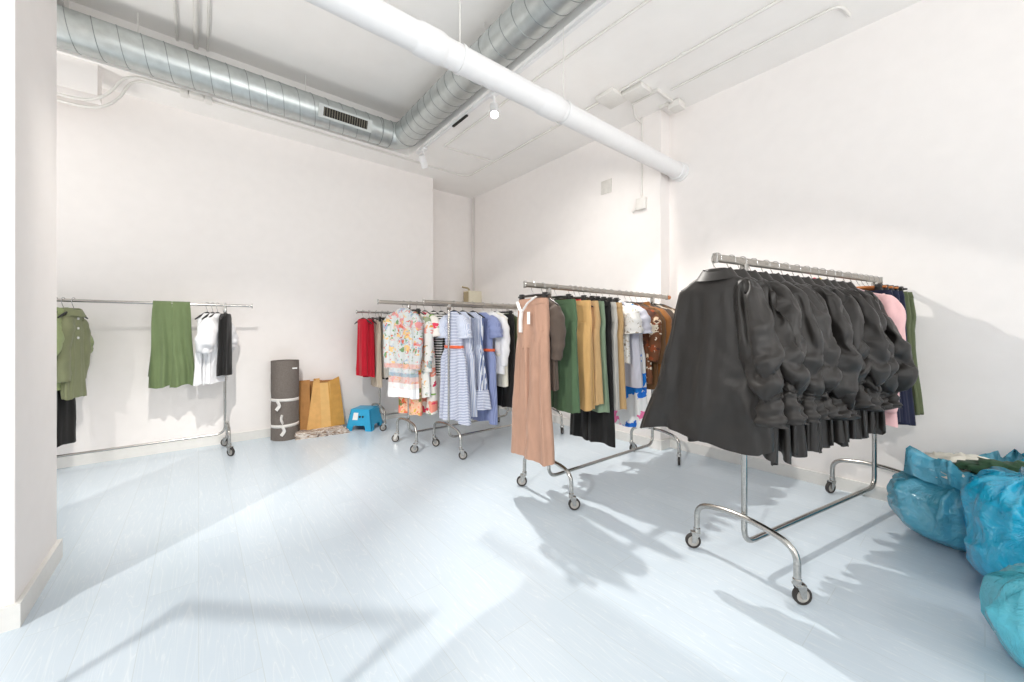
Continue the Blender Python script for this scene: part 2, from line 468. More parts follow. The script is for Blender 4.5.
# ------------------------------------------------------------------ ceiling services
def spiral_duct():
    t = thing('spiral_duct', 'galvanised spiral air duct running round the ceiling edge with an elbow', 'duct', (0, 0, 0))
    r, zc, yd, xd = 0.155, 3.765, 4.765, 2.035
    seg = 40
    def ring(pt, tang):
        tang = tang.normalized(); side = tang.cross(Vector((0, 0, 1))).normalized()
        return [pt + side * (r * math.cos(2 * PI * j / seg)) + Vector((0, 0, 1)) * (r * math.sin(2 * PI * j / seg)) for j in range(seg)]
    R = 0.17
    m = MB(); m.rings([ring(Vector((x, yd, zc)), Vector((1, 0, 0))) for x in (-4.2, xd - R)])
    m.build('straight_run', M['galv'], t)
    m = MB(); m.rings([ring(Vector((xd, y, zc)), Vector((0, -1, 0))) for y in (yd - R, -3.6)])
    m.build('straight_run', M['galv'], t)
    # smooth elbow of gores
    m = MB(); rs = []
    for i in range(7):
        a = (PI / 2) * i / 6
        p = Vector((xd - R + R * math.sin(a), yd - R + R * math.cos(a), zc))
        rs.append(ring(p, Vector((math.cos(a), -math.sin(a), 0))))
    m.rings(rs); m.build('elbow', M['galv'], t)
    def helix(p0, p1, pitch):
        p0, p1 = Vector(p0), Vector(p1); d = p1 - p0; L = d.length; d.normalize()
        side = d.cross(Vector((0, 0, 1)))
        n = int(L / pitch * 28)
        return [p0 + d * (L * i / n) + side * ((r + .001) * -math.cos(2 * PI * i / 28)) + Vector((0, 0, (r + .001) * math.sin(2 * PI * i / 28))) for i in range(n + 1)]
    MB().tube(helix((-4.2, yd, zc), (xd - R - .12, yd, zc), 0.15), 0.0032, 5).build('spiral_seam', M['galv_d'], t)
    MB().tube(helix((xd, yd - R - .1, zc), (xd, -3.6, zc), 0.15), 0.0032, 5).build('spiral_seam', M['galv_d'], t)
    for x0 in (xd - R - .12, xd - R):
        MB().tube([(x0, yd + (r + .001) * math.cos(2 * PI * i / 32), zc + (r + .001) * math.sin(2 * PI * i / 32)) for i in range(32)], 0.005, 6, loop=True).build('joint_ring', M['galv_d'], t)
    MB().tube([(xd + (r + .001) * math.cos(2 * PI * i / 32), yd - R, zc + (r + .001) * math.sin(2 * PI * i / 32)) for i in range(32)], 0.005, 6, loop=True).build('joint_ring', M['galv_d'], t)
    # vent register set in the duct wall, facing the room and down
    ang = math.radians(-20)
    g = bpy.data.objects.new('air_vent', None)
    cx = 1.31
    def place(mb):
        q = Matrix.Translation((cx, yd, zc)) @ Matrix.Rotation(ang, 4, 'X').inverted()
        mb.v = [tuple(q @ Vector(p)) for p in mb.v]
        return mb
    bpy.data.objects.remove(g)
    fr = MB()
    W, H, yy = 0.29, 0.068, -r - .012
    fr.box((-W, yy, H - .022), (W, yy + .03, H)); fr.box((-W, yy, -H), (W, yy + .03, -H + .022))
    fr.box((-W, yy, -H + .022), (-W + .05, yy + .03, H - .022)); fr.box((W - .05, yy, -H + .022), (W, yy + .03, H - .022))
    f = place(fr).build('air_vent', plain('grey_vent_frame', (196, 200, 198), 0.4), t, smooth=False)
    place(MB().box((-W + .05, yy + .005, -H + .022), (W - .05, yy + .011, H - .022))).build('vent_opening', M['dark'], f, smooth=False)
    sl = MB()
    for i in range(18):
        x = -W + .06 + i * (2 * W - .12) / 17
        sl.box((x - .0028, yy + .0005, -H + .022), (x + .0028, yy + .0048, H - .022))
    place(sl).build('vent_slats', plain('vent_slat_grey', (120, 114, 98), 0.5), f, smooth=False)
    # hangers
    for (x, y) in ((-0.42, yd), (0.92, yd), (xd, 2.9), (-2.2, yd), (xd, 0.9)):
        MB().tube([(x, y, zc + r), (x, y, ZC)], 0.004, 6).box((x - .022, y - .018, zc + r - .004), (x + .022, y + .018, zc + r + .016), .003).build('hanger_rod', M['conduit'], t)
spiral_duct()

def white_pipe():
    t = thing('drain_pipe', 'thick white pipe crossing the room below the ceiling into the right wall', 'pipe')
    y, z, r = 2.078, 2.99, 0.080
    MB().lathe([(r, -3.5), (r, XN)], 36, (0, y, z), 'X').build('pipe_run', M['pipe'], t)
    for x, L in ((1.06, 0.13), (2.06, 0.16)):
        MB().lathe([(r, x - L / 2 - .03), (r + .009, x - L / 2), (r + .009, x + L / 2), (r + .004, x + L / 2 + .02), (r, x + L / 2 + .03)], 36, (0, y, z), 'X', caps=False).build('coupling', M['pipe'], t)
    MB().lathe([(r, XN - .10), (r + .012, XN - .09), (r + .012, XN - .03), (r + .02, XN - .025), (r + .02, XN)], 36, (0, y, z), 'X', caps=False).build('wall_collar', M['pipe'], t)
    for x in (1.27, 2.21):
        MB().tube([(x, y, z + r), (x, y, ZC if x < 2.2 else ZS)], 0.004, 6).build('hanger_rod', M['conduit'], t)
        MB().lathe([(r + .002, x - .012), (r + .006, x - .012), (r + .006, x + .012), (r + .002, x + .012)], 36, (0, y, z), 'X', caps=False).build('hanger_band', M['pipe'], t)
white_pipe()

def conduit(label, pts, r=0.011, clips=(), cat='conduit', bend=0.06):
    t = thing('conduit', label, cat)
    MB().tube(fillet(pts, bend), r, 10).build('tube', M['conduit'], t)
    for p, ax in clips:
        a = Vector(p)
        if ax == 'c':
            MB().box(a - Vector((.02, .02, 0)), a + Vector((.02, .02, .016)), .002).build('clip', M['conduit'], t)
        else:
            MB().box(a - Vector((.02, .012, .012)), a + Vector((.02, .012, .012)), .002).build('clip', M['conduit'], t)
    return t
zc_ = ZS - .012
conduit('thin white conduit along the ceiling edge from the junction boxes to the far corner', [(0.11, 5.03, zc_), (3.12, 5.06, zc_), (3.22, 4.98, zc_), (3.22, 0.2, zc_), (3.22, -3, zc_)], 0.012, [((1.3, 5.04, zc_), 'c'), ((2.3, 5.05, zc_), 'c'), ((3.22, 3.2, zc_), 'c'), ((3.22, 1.63, zc_), 'c')])
conduit('short white conduit bridging two conduits in the far ceiling corner', [(2.45, 4.40, zc_), (3.2, 4.36, zc_)], 0.010)
conduit('white conduit crossing the ceiling past the lit spotlight toward the corner', [(2.45, 4.38, zc_), (2.46, 2.6, zc_), (2.50, 1.4, zc_), (2.52, 0.2, zc_)], 0.011, [((2.455, 2.9, zc_), 'c')])
conduit('white conduit nearest the right wall ending in a short hook', [(3.60, 1.95, zc_), (3.60, 0.78, zc_), (3.60, 0.66, zc_), (3.78, 0.64, zc_)], 0.010, [((3.6, 1.3, zc_), 'c')], bend=0.12)
t = conduit('white conduit dropping down the right wall to a junction box', [(3.84, 2.42, ZS), (3.84, 2.42, 2.75)], 0.010)
MB().box((XF - .05, 2.36, 2.63), (XF, 2.47, 2.76), .008).tube([(XF - .03, 2.46, 2.66), (XF - .03, 2.53, 2.63)], .012, 8).build('junction_box', M['conduit'], t)
# conduits and box around the left wall top
conduit('white conduit bending under the beam at the top of the left wall', [(-1.6, 4.985, 3.31), (-0.76, 4.985, 3.30), (-0.62, 4.985, 3.42), (-0.52, 4.985, 3.645), (-0.1, 4.985, 3.645)], 0.012, bend=.12)
conduit('second white conduit running just under the first at the top of the left wall', [(-1.6, 5.03, 3.275), (-0.72, 5.03, 3.265), (-0.57, 5.03, 3.40), (-0.48, 5.03, 3.645), (-0.1, 5.03, 3.645)], 0.012, bend=.12)
t = thing('junction_box', 'white junction boxes at the end of the left wall conduits', 'junction box', (-0.08, 5.01, ZS))
MB().box((-.06, -.05, -.045), (.0, .05, 0), .006).build('box', M['conduit'], t)
MB().box((.005, -.045, -.035), (.12, .045, 0), .006).build('box', M['conduit'], t)
MB().box((.125, -.05, -.045), (.19, .05, 0), .006).build('box', M['conduit'], t)
# boxes by the top of the wall step
t = thing('cable_tray', 'white boxes and cable brackets above the wall step at the pipe end', 'cable tray', (3.42, 2.16, ZS))
MB().box((-.16, -.10, -.05), (.02, .12, 0), .006).build('box', M['conduit'], t)
m = MB(); m.box((.06, -.14, -.03), (.09, .16, 0), .003); m.box((.36, -.14, -.03), (.39, .02, 0), .003); m.box((.09, -.138, -.028), (.36, -.112, 0), .003)
m.build('bracket', M['conduit'], t, smooth=False)
MB().box((.36, -.2, -.08), (.5, -.08, -.01), .008).build('box', M['conduit'], t)
MB().tube(fillet([(.08, .15, -.035), (.26, .25, -.05), (.40, .25, -.07)], .05), .01, 8).build('cable', M['conduit'], t)
t = tag(MB().box((3.12, 2.28, ZS - .045), (3.38, 2.50, ZS), .012).build('ceiling_fixture', M['conduit']), 'white box fixed to the ceiling beside the wall step', 'ceiling fixture')
# cable runs on the upper ceiling
for x, r_, lab in ((-0.02, .02, 'thicker white pipe run on the upper ceiling behind the duct'), (-0.16, .013, 'thin white cable run on the upper ceiling beside a thicker pipe'), (0.07, .011, 'thinnest white cable run on the upper ceiling behind the duct')):
    o = thing('ceiling_conduit', lab, 'conduit')
    MB().tube([(x, -3, ZC - r_), (x, 4.95, ZC - r_)], r_, 10).build('tube', M['conduit'], o)

# lighting track with spotlights along the soffit edge
def track(label, x, y0, y1, z):
    t = thing('light_track', label, 'light track', (x, 0, z))
    MB().box((-.016, y0, -.03), (.016, y1, 0), .002).build('rail', M['pipe'], t, smooth=False)
    return t
t = track('white ceiling lighting track along the soffit edge beside the duct', 2.262, -2.5, 4.78, ZS)
MB().box((-.014, 3.55, -.046), (.014, 3.85, -.031), .002).build('connector', M['dark'], t, smooth=False)
def spot_head(label, loc, aim, lit):
    t = thing('track_spotlight', label, 'spotlight', loc)
    d = (Vector(aim) - Vector(loc)).normalized()
    q = Vector((0, 0, -1)).rotation_difference(d).to_matrix().to_4x4()
    mb = MB().lathe([(.02, .085), (.04, .075), (.043, .0), (.043, -.075), (.039, -.075), (.036, -.05)], 24)
    mb.v = [tuple(q @ Vector(p)) for p in mb.v]
    mb.build('lamp_housing', M['pipe'], t)
    le = MB().lathe([(.0362, -.052), (.0362, -.05)], 24)
    le.v = [tuple(q @ Vector(p)) for p in le.v]
    le.build('lens', M['lamp'] if lit else M['conduit'], t)
    MB().tube([(0, 0, .05), (0, 0, .17)], .012, 10).box((-.03, -.06, .14), (.03, .06, .18), .004).build('stem', M['pipe'], t)
S1 = (2.262, 3.06, 3.46)
spot_head('lit white track spotlight behind the crossing pipe', S1, (1.2, 1.4, 0), True)
spot_head('unlit white spotlight head at the far end of the ceiling track', (2.262, 4.60, 3.47), (3.4, 5.4, 1.5), False)

# wall plate, small speaker
tag(MB().box((XF - .012, 2.83, 2.95), (XF, 2.98, 3.11), .003).build('cover_plate', plain('pale_grey_plate', (214, 210, 204), .5)), 'square grey blank cover plate high on the right wall', 'cover plate')
t = thing('wall_speaker', 'small cream box with a brown grille in the far corner above the racks', 'speaker', (3.68, 5.66, 1.83))
MB().box((-.09, -.09, -.11), (.17, .10, .13), .01).build('housing', M['cream'], t)
MB().box((-.1, -.07, -.09), (-.088, .08, .11), .002).build('grille', M['grille'], t, smooth=False)
MB().tube(fillet([(-.02, .0, .13), (-.04, .02, .18), (-.14, .06, .20)], .03), .016, 8).build('bracket', M['grille'], t)
conduit('white corner conduit running down beside the small cream speaker', [(3.835, 5.80, ZS), (3.835, 5.80, 1.9)], 0.012)

# ------------------------------------------------------------------ clothes racks
def make_caster(parent, y, spin, x=0.0):
    """fork (part) with tyre and hub (sub-parts); touches the floor"""
    r = 0.043
    q = Matrix.Translation((x, y, 0)) @ Matrix.Rotation(spin, 4, 'Z')
    off = 0.022
    f = MB()
    f.lathe([(.014, .125), (.019, .12), (.019, .098), (.014, .096)], 14)
    f.box((-.016, -.017, .088), (.034, .017, .099), .002)
    for s in (-1, 1):
        f.poly([(-.014, s * .0165, .096), (.032, s * .0165, .096), (off + .010, s * .0165, r - .008), (off - .010, s * .0165, r - .008)], (0, s * .003, 0))
    f.v = [tuple(q @ Vector(p)) for p in f.v]
    fo = f.build('caster', M['steel'], parent)
    w = MB().lathe([(.031, -.011), (r - .003, -.0115), (r, -.007), (r, .007), (r - .003, .0115), (.031, .011)], 28, (off, 0, r), 'Y', caps=False)
    w.v = [tuple(q @ Vector(p)) for p in w.v]
    w.build('tyre', M['rubber'], fo)
    w = MB().lathe([(.0, -.0085), (.012, -.013), (.014, -.008), (.0312, -.0075), (.0312, .0075), (.014, .008), (.012, .013), (.0, .0085)], 20, (off, 0, r), 'Y', caps=False)
    w.v = [tuple(q @ Vector(p)) for p in w.v]
    w.build('hub', M['hub'], fo)

RACK = {}
def make_rack(key, label, p0, p1, zr, o0, o1, foot=0.265, rail='oval', spins=(0.3, -0.4, 1.2, 0.6), rt=0.0125, zb=0.15, near=True, end_caps=True):
    p0, p1 = Vector((p0[0], p0[1], 0)), Vector((p1[0], p1[1], 0))
    d = p1 - p0; L = d.length; rz = math.atan2(d.y, d.x)
    t = thing('clothes_rack', label, 'clothes rack', p0, rz, 'rolling steel clothes racks')
    RACK[key] = (p0, d.normalized(), rz, zr)
    # U tube: pole, bottom bar, pole
    MB().tube(fillet([(0, 0, zr - .015), (0, 0, zb), (L, 0, zb), (L, 0, zr - .015)], .085, 8), rt, 14).build('pole_frame', M['steel'], t)
    # rail
    m = MB()
    if rail == 'oval':
        hw, hh = .011, .020
        sec = [(hw * math.cos(2 * PI * j / 16) * (1 if abs(math.cos(2 * PI * j / 16)) < .7 else .95), max(-hh, min(hh, 1.25 * hh * math.sin(2 * PI * j / 16)))) for j in range(16)]
    else:
        sec = [(.0135 * math.cos(2 * PI * j / 14), .0135 * math.sin(2 * PI * j / 14)) for j in range(14)]
    m.rings([[(x, a, zr + b) for a, b in sec] for x in (-o0, L + o1)], True, True, True)
    m.build('rail', M['rail'] if rail == 'oval' else M['steel'], t)
    for x in (0, L):
        MB().box((x - .017, -.015, zr - .075), (x + .017, .015, zr - .012), .004).build('rail_socket', M['steel'], t)
    if end_caps:
        for x in (-o0, L + o1):
            MB().box((x - .005, -.014, zr - .026), (x + .005, .014, zr + .026), .003).build('rail_end', M['steel'], t)
    n = 0
    for x, sx in ((-.026, -1), (L + .026, 1)):
        ft = MB().tube(fillet([(x, -foot, .115), (x, -foot, .262), (x, -foot * .35, .30), (x, foot * .35, .30), (x, foot, .262), (x, foot, .115)], [.09, .12, .12, .09], 7), rt + .001, 14).build('foot', M['steel'], t)
        for y in (-foot, foot):
            make_caster(t, y, spins[n], x); n += 1
    return t

def at(key, s, dz=0.0):
    """point s metres along the rail from the near pole"""
    p, d, rz, zr = RACK[key]
    q = p + d * s
    return (q.x, q.y, zr + dz)

make_rack('front', 'rolling steel rack nearest the camera loaded with black jackets', (2.27, .815), (3.83, .51), 1.66, .245, .10, rt=.0145, spins=(-.5, 2.5, 2.7, 2.9))
make_rack('brown', 'rolling steel rack in the middle with the long rosy brown trousers at its near end', (2.11, 2.14), (3.52, 2.10), 1.63, .24, .26, rt=.0135, spins=(-.6, 2.4, .5, -.4))
make_rack('blue', 'rolling steel rack holding the blue striped dresses', (2.05, 3.575), (3.45, 3.575), 1.575, .29, .18, foot=.28, rt=.013, spins=(-.5, -.9, .5, .6))
make_rack('floral', 'rolling steel rack holding the floral dresses', (1.80, 4.02), (3.2, 4.02), 1.585, .34, .2, foot=.25, rt=.013, spins=(2.6, 2.5, .5, .6))
make_rack('red', 'rolling steel rack by the back wall holding the red tops behind the blue stool', (1.87, 5.08), (3.1, 5.08), 1.52, .30, .2, foot=.245, rt=.0115, rail='round', spins=(2.6, .5, .5, .6))
make_rack('left', 'long rolling steel rack along the left wall with the green and white clothes', (.217, 5.1), (-1.75, 5.1), 1.552, .24, .2, foot=.21, rt=.0115, rail='round', spins=(-.7, 2.2, .5, .6), zb=.19)

r_ = [o for o in bpy.data.objects if o.get('label', '').startswith('rolling steel rack in the middle')][0]
MB().lathe([(.014, .0), (.022, .004), (.022, .045), (.016, .052)], 18, (RACK['brown'][1].length * 1.41 + .262, 0, 1.63), 'X').build('cork_stopper', M['hwood'], r_)

# ------------------------------------------------------------------ hangers
def copy_tree(o, parent=None):
    c = o.copy(); COL.objects.link(c)
    if parent is not None:
        c.parent = parent
    for ch in o.children:
        copy_tree(ch, c)
    return c

def hook(mb, r=.024, bottom=-.085):
    pts = [(0, -r, -.012)] + [(0, r * -math.cos(PI * i / 10), .002 + r * math.sin(PI * i / 10)) for i in range(11)] + [(0, r, -.012), (0, .012, -.04), (0, 0, -.055), (0, 0, bottom)]
    return mb.tube(pts, .0022, 6)

def proto_hanger(kind):
    t = thing('clothes_hanger', 'x', 'hanger')
    hook(MB(), bottom=-.085 if kind != 'wood' else -.07).build('hook', M['wire'], t)
    bm_ = {'black': M['hblack'], 'clip': M['hblack'], 'white': M['hwhite'], 'wood': M['hwood']}[kind]
    if kind in ('black', 'white'):
        pts = [(0, -.185, -.155), (0, -.12, -.125), (0, -.04, -.092), (0, 0, -.082), (0, .04, -.092), (0, .12, -.125), (0, .185, -.155)]
        MB().tube(pts, [.006, .011, .012, .013, .012, .011, .006], 10, flat=(1, .8)).build('shoulder_bar', bm_, t)
    else:
        MB().tube([(0, -.17, -.082), (0, -.05, -.078), (0, .05, -.078), (0, .17, -.082)], [.007, .010, .010, .007], 10).build('bar', bm_, t)
        for y in (-.13, .13):
            MB().box((-.014, y - .019, -.125), (.014, y + .019, -.062), .004).build('clip', M['hblack'], t)
    return t
HP = {}
def hang(kind, loc, rz, holding, rackname):
    lab = {'black': 'black plastic hanger holding the ', 'clip': 'black clip hanger holding the ', 'white': 'white plastic hanger holding the ', 'wood': 'orange clip hanger holding the '}[kind] + holding
    for cut in (' at the right of the olive group', ' on the left wall rack', ' by the wall'):
        if len(lab.split()) > 16:
            lab = lab.replace(cut, '')
    if kind not in HP:
        h = HP[kind] = proto_hanger(kind)
    else:
        h = copy_tree(HP[kind])
    h.location = loc; h.rotation_euler = (0, 0, rz)
    h['label'] = lab; h['group'] = 'hangers on the ' + rackname + ' rack'
    return h

# ------------------------------------------------------------------ cloth settling
SIM = []
def settle(o, pin, shrink=-.04, bend=.3, soft=.02, tens=35, grav=1.0, mass=.2, more=None, shrink2=0):
    """let a cloth mesh hang and fold under gravity; pin(i, co) holds vertices, soft keeps the shape loosely"""
    vg = o.vertex_groups.new(name='pin')
    for v in o.data.vertices:
        w = max(pin(v.index, v.co), soft)
        if w > 0:
            vg.add([v.index], w, 'REPLACE')
    md = o.modifiers.new('cloth', 'CLOTH'); c = md.settings
    c.vertex_group_mass = 'pin'; c.pin_stiffness = 1
    c.quality = 6; c.mass = mass; c.shrink_min = c.shrink_max = shrink
    if more is not None:
        v2 = o.vertex_groups.new(name='loose')
        for v in o.data.vertices:
            v2.add([v.index], more(v.index), 'REPLACE')
        c.vertex_group_shrink = 'loose'; c.shrink_max = shrink2
    c.tension_stiffness = c.compression_stiffness = tens; c.shear_stiffness = tens * .5; c.bending_stiffness = bend
    c.tension_damping = c.compression_damping = c.shear_damping = 10; c.bending_damping = .5; c.air_damping = 2
    c.effector_weights.gravity = grav
    md.collision_settings.use_collision = False; md.collision_settings.use_self_collision = False
    md.point_cache.frame_start = 1; md.point_cache.frame_end = 40
    SIM.append(o)
    return o
def settle_all(frames=28):
    scn.frame_start, scn.frame_end = 1, 40
    for f in range(1, frames + 1):
        scn.frame_set(f)
    dg = bpy.context.evaluated_depsgraph_get()
    new = [bpy.data.meshes.new_from_object(o.evaluated_get(dg)) for o in SIM]
    for o, me in zip(SIM, new):
        nm = o.data.name
        o.modifiers.clear(); o.vertex_groups.clear(); o.data = me; me.name = nm
        me.shade_smooth()
    scn.frame_set(1)
def below(zz):
    return lambda i, c: 1.0 if c.z > zz else 0.0
def ends(seg, n, a=.08, b=None):
    return lambda i, c: 1.0 if (i // seg) <= a * n or (b is not None and (i // seg) >= b * n) else 0.0

# ------------------------------------------------------------------ garments
def lerp_prof(prof, z):
    for i in range(len(prof) - 1):
        a, b = prof[i], prof[i + 1]
        if a[0] >= z >= b[0]:
            k = (a[0] - z) / max(1e-6, a[0] - b[0]); k = k * k * (3 - 2 * k) * .5 + k * .5
            return [a[j] + (b[j] - a[j]) * k for j in range(1, len(a))]
    return list(prof[-1][1:]) if z < prof[-1][0] else list(prof[0][1:])

def drape(prof, seed, amp=.012, seg=48, rows=30, skew=0.0, lean=0.0, k0=5, cy=0.0, hemwave=.006, ridge=9.0):
    """lofted body of a hanging garment; prof = [(z, half width y, half thickness x, fold weight)...]"""
    rr = random.Random(seed)
    ph = [rr.uniform(0, 2 * PI) for _ in range(8)]
    ks = [k0 * rr.uniform(.7, 1.2), k0 * rr.uniform(1.5, 2.2), k0 * rr.uniform(2.6, 3.4)]
    z0, z1 = prof[0][0], prof[-1][0]
    rs = []
    for i in range(rows + 1):
        u = i / rows
        u = u ** 1.25
        z = z0 + (z1 - z0) * u
        hw, ht, wgt = lerp_prof(prof, z)
        ring = []
        for j in range(seg):
            a = 2 * PI * j / seg
            ca, sa = math.cos(a), math.sin(a)
            yy = hw * math.copysign(abs(ca) ** .8, ca)
            xx = ht * math.copysign(abs(sa) ** .8, sa)
            n = yy / max(hw, .05)
            f = math.sin(ks[0] * n + ph[0] + .8 * u) * .55 + math.sin(ks[1] * n + ph[1] - 1.1 * u) * .3 + math.sin(ks[2] * n + ph[2]) * .15
            g = math.sin(3 * a + ph[3]) * .4 + math.sin(7 * a + ph[4] + u) * .35 + math.sin(11 * a + ph[5]) * .25
            nz = noise.noise(Vector((yy * 7 + seed, z * 4, (1 if sa > 0 else -1) * 2.0)))
            edge = 1 - .75 * abs(n) ** 6
            sd_ = 1 if sa > 0 else -1
            rg = 1 - 2.2 * abs(noise.noise(Vector((yy * ridge + seed * 1.7, z * 1.5 + sd_ * 5, seed * .31 + .6 * noise.noise(Vector((yy * 3, z * 3, seed)))))))
            xx += sd_ * amp * .9 * wgt * (max(0, rg) ** 2 - .35) * edge
            xx += amp * wgt * (f * edge + nz * .7) + amp * .7 * wgt * g * sa * edge
            yy += amp * .6 * wgt * g * ca + lean * u * hw
            zz = z + (hemwave * math.sin(3 * a + ph[6]) * (u ** 4)) + nz * amp * .3 * u
            ring.append((xx + skew * u, yy + cy, zz))
        rs.append(ring)
    m = MB().rings(rs, True, True, False)
    return m

def sleeve_mesh(path, radii, seed, ruche=0.0, flat=(1, .75), seg=24, n=26, frq=16):
    """tapered sleeve along a smoothed path; ruche gathers the lower half"""
    P = [Vector(p) for p in path]
    def cr(t):
        m = len(P) - 1; i = min(int(t * m), m - 1); f = t * m - i
        a, b, c_, d = P[max(i - 1, 0)], P[i], P[i + 1], P[min(i + 2, m)]
        return .5 * ((2 * b) + (c_ - a) * f + (2 * a - 5 * b + 4 * c_ - d) * f * f + (3 * b - a - 3 * c_ + d) * f ** 3)
    def rad(t):
        m = len(radii) - 1; i = min(int(t * m), m - 1); f = t * m - i; f = f * f * (3 - 2 * f)
        return radii[i] * (1 - f) + radii[i + 1] * f
    pts = [cr(i / n) for i in range(n + 1)]
    m = MB().tube(pts, [rad(i / n) for i in range(n + 1)], seg, caps=True, flat=flat)
    rr = random.Random(seed); o = Vector((rr.uniform(-9, 9), rr.uniform(-9, 9), rr.uniform(-9, 9)))
    p1 = rr.uniform(0, 6)
    for i in range(n + 1):
        t = i / n
        for j in range(seg):
            q = Vector(m.v[i * seg + j]); c_ = pts[i]
            a = 2 * PI * j / seg
            w = .08 + ruche * (max(0, t - .15) ** .8)
            k = 1 + w * (.55 * math.sin(frq * t * 2 + 1.6 * math.sin(a + p1) + p1) + 1.0 * noise.noise(q * 9 + o) + .5 * noise.noise(q * 21 + o))
            m.v[i * seg + j] = tuple(c_ + (q - c_) * k)
    return m

def collar_mesh(z, hw, ht, h=.035, flare=.012, seg=28):
    rs = []
    for k, (dr, dz) in enumerate(((0, 0), (-.004, h), (.003, h + .003), (flare * .9, h * .55), (flare * 2.4, -.022))):
        rs.append([((ht + dr) * math.sin(2 * PI * j / seg), (hw + dr) * math.cos(2 * PI * j / seg), z + dz - .02 * (math.sin(2 * PI * j / seg) < -.2) * abs(math.sin(2 * PI * j / seg))) for j in range(seg)])
    return MB().rings(rs)

SEED = [100]
def nseed():
    SEED[0] += 1
    return SEED[0]

def top(name, label, cat, group, mat, loc, rz, L=.62, sh=.19, hem=.21, th=.045, z0=-.09, sleeve=None, smat=None, collar=False, cuff=False, amp=.012, prof=None, buttons=0, trim=None, sl=.5, belt=None, hole=False):
    sd = nseed()
    t = thing(name, label, cat, loc, rz, group)
    p = prof or [(z0, .062, .04, 0), (z0 - .02, .095, .042, .05), (z0 - .055, sh, .03 + th * .3, .15), (z0 - .18, sh * 1.0, th * .9, .5), (z0 - L * .6, (sh * .95 + hem) / 2, th, .8), (z0 - L, hem, th * 1.05, 1)]
    settle(drape(p, sd, amp).build('body', mat, t, angle=180), below(z0 - .085), -.045, .3, .10 if cat == 'dress' else .035)
    sm = smat or mat
    for s in (-1, 1):
        if sleeve == 'short':
            o_ = sleeve_mesh([(0, s * (sh - .05), z0 - .075), (0, s * (sh + .03), z0 - .14), (.005, s * (sh + .055), z0 - .26)], [.055, .075, .08], sd + s, .06, seg=24, n=22).build('sleeve', sm, t, angle=180); settle(o_, ends(24, 22, .15), -.08, .2, .03)
        elif sleeve == 'long':
            dx = rnd.uniform(-.02, .02)
            o_ = sleeve_mesh([(0, s * (sh - .045), z0 - .075), (dx, s * (sh + .022), z0 - .17), (dx, s * (sh + .045), z0 - .17 - sl * .5), (dx * 2, s * (sh + .04), z0 - .15 - sl)], [.05, .065, .055, .045], sd + s, .05, seg=24, n=34).build('sleeve', sm, t, angle=180); settle(o_, ends(24, 34, .12), -.09, .2, .03)
        elif sleeve == 'puff':
            o_ = sleeve_mesh([(0, s * (sh - .05), z0 - .07), (.0, s * (sh + .05), z0 - .15), (-.01, s * (sh + .09), z0 - .28), (0, s * (sh + .06), z0 - .40)], [.05, .08, .09, .05], sd + s, .05, seg=28, n=30).build('sleeve', sm, t, angle=180); settle(o_, ends(28, 30, .1, .94), -.18, .3, .02)
    if collar:
        collar_mesh(z0 - .012, .068, .045).build('collar', sm, t)
    if trim is not None:
        for s in (-1, 1):
            MB().tube([(-.05 - .01 * i, s * .02 + .01 * math.sin(i), z0 - .05 - i * (L - .06) / 8) for i in range(9)], .011, 8, flat=(1, .5)).build('trim', trim, t)
    for i in range(buttons):
        MB().lathe([(.011, -.003), (.011, .003)], 12, (-th - .012, .02, z0 - .07 - i * .085), 'X').build('button', M['tag'], t)
    if belt is not None:
        zb = z0 - L * belt[0]
        hw, ht, _ = lerp_prof(p, zb)
        MB().tube([((ht + .012) * math.sin(2 * PI * j / 28), (hw + .008) * math.cos(2 * PI * j / 28), zb) for j in range(28)], .012, 8, loop=True, flat=(1.3, .5)).build('belt', belt[1], t)
    return t

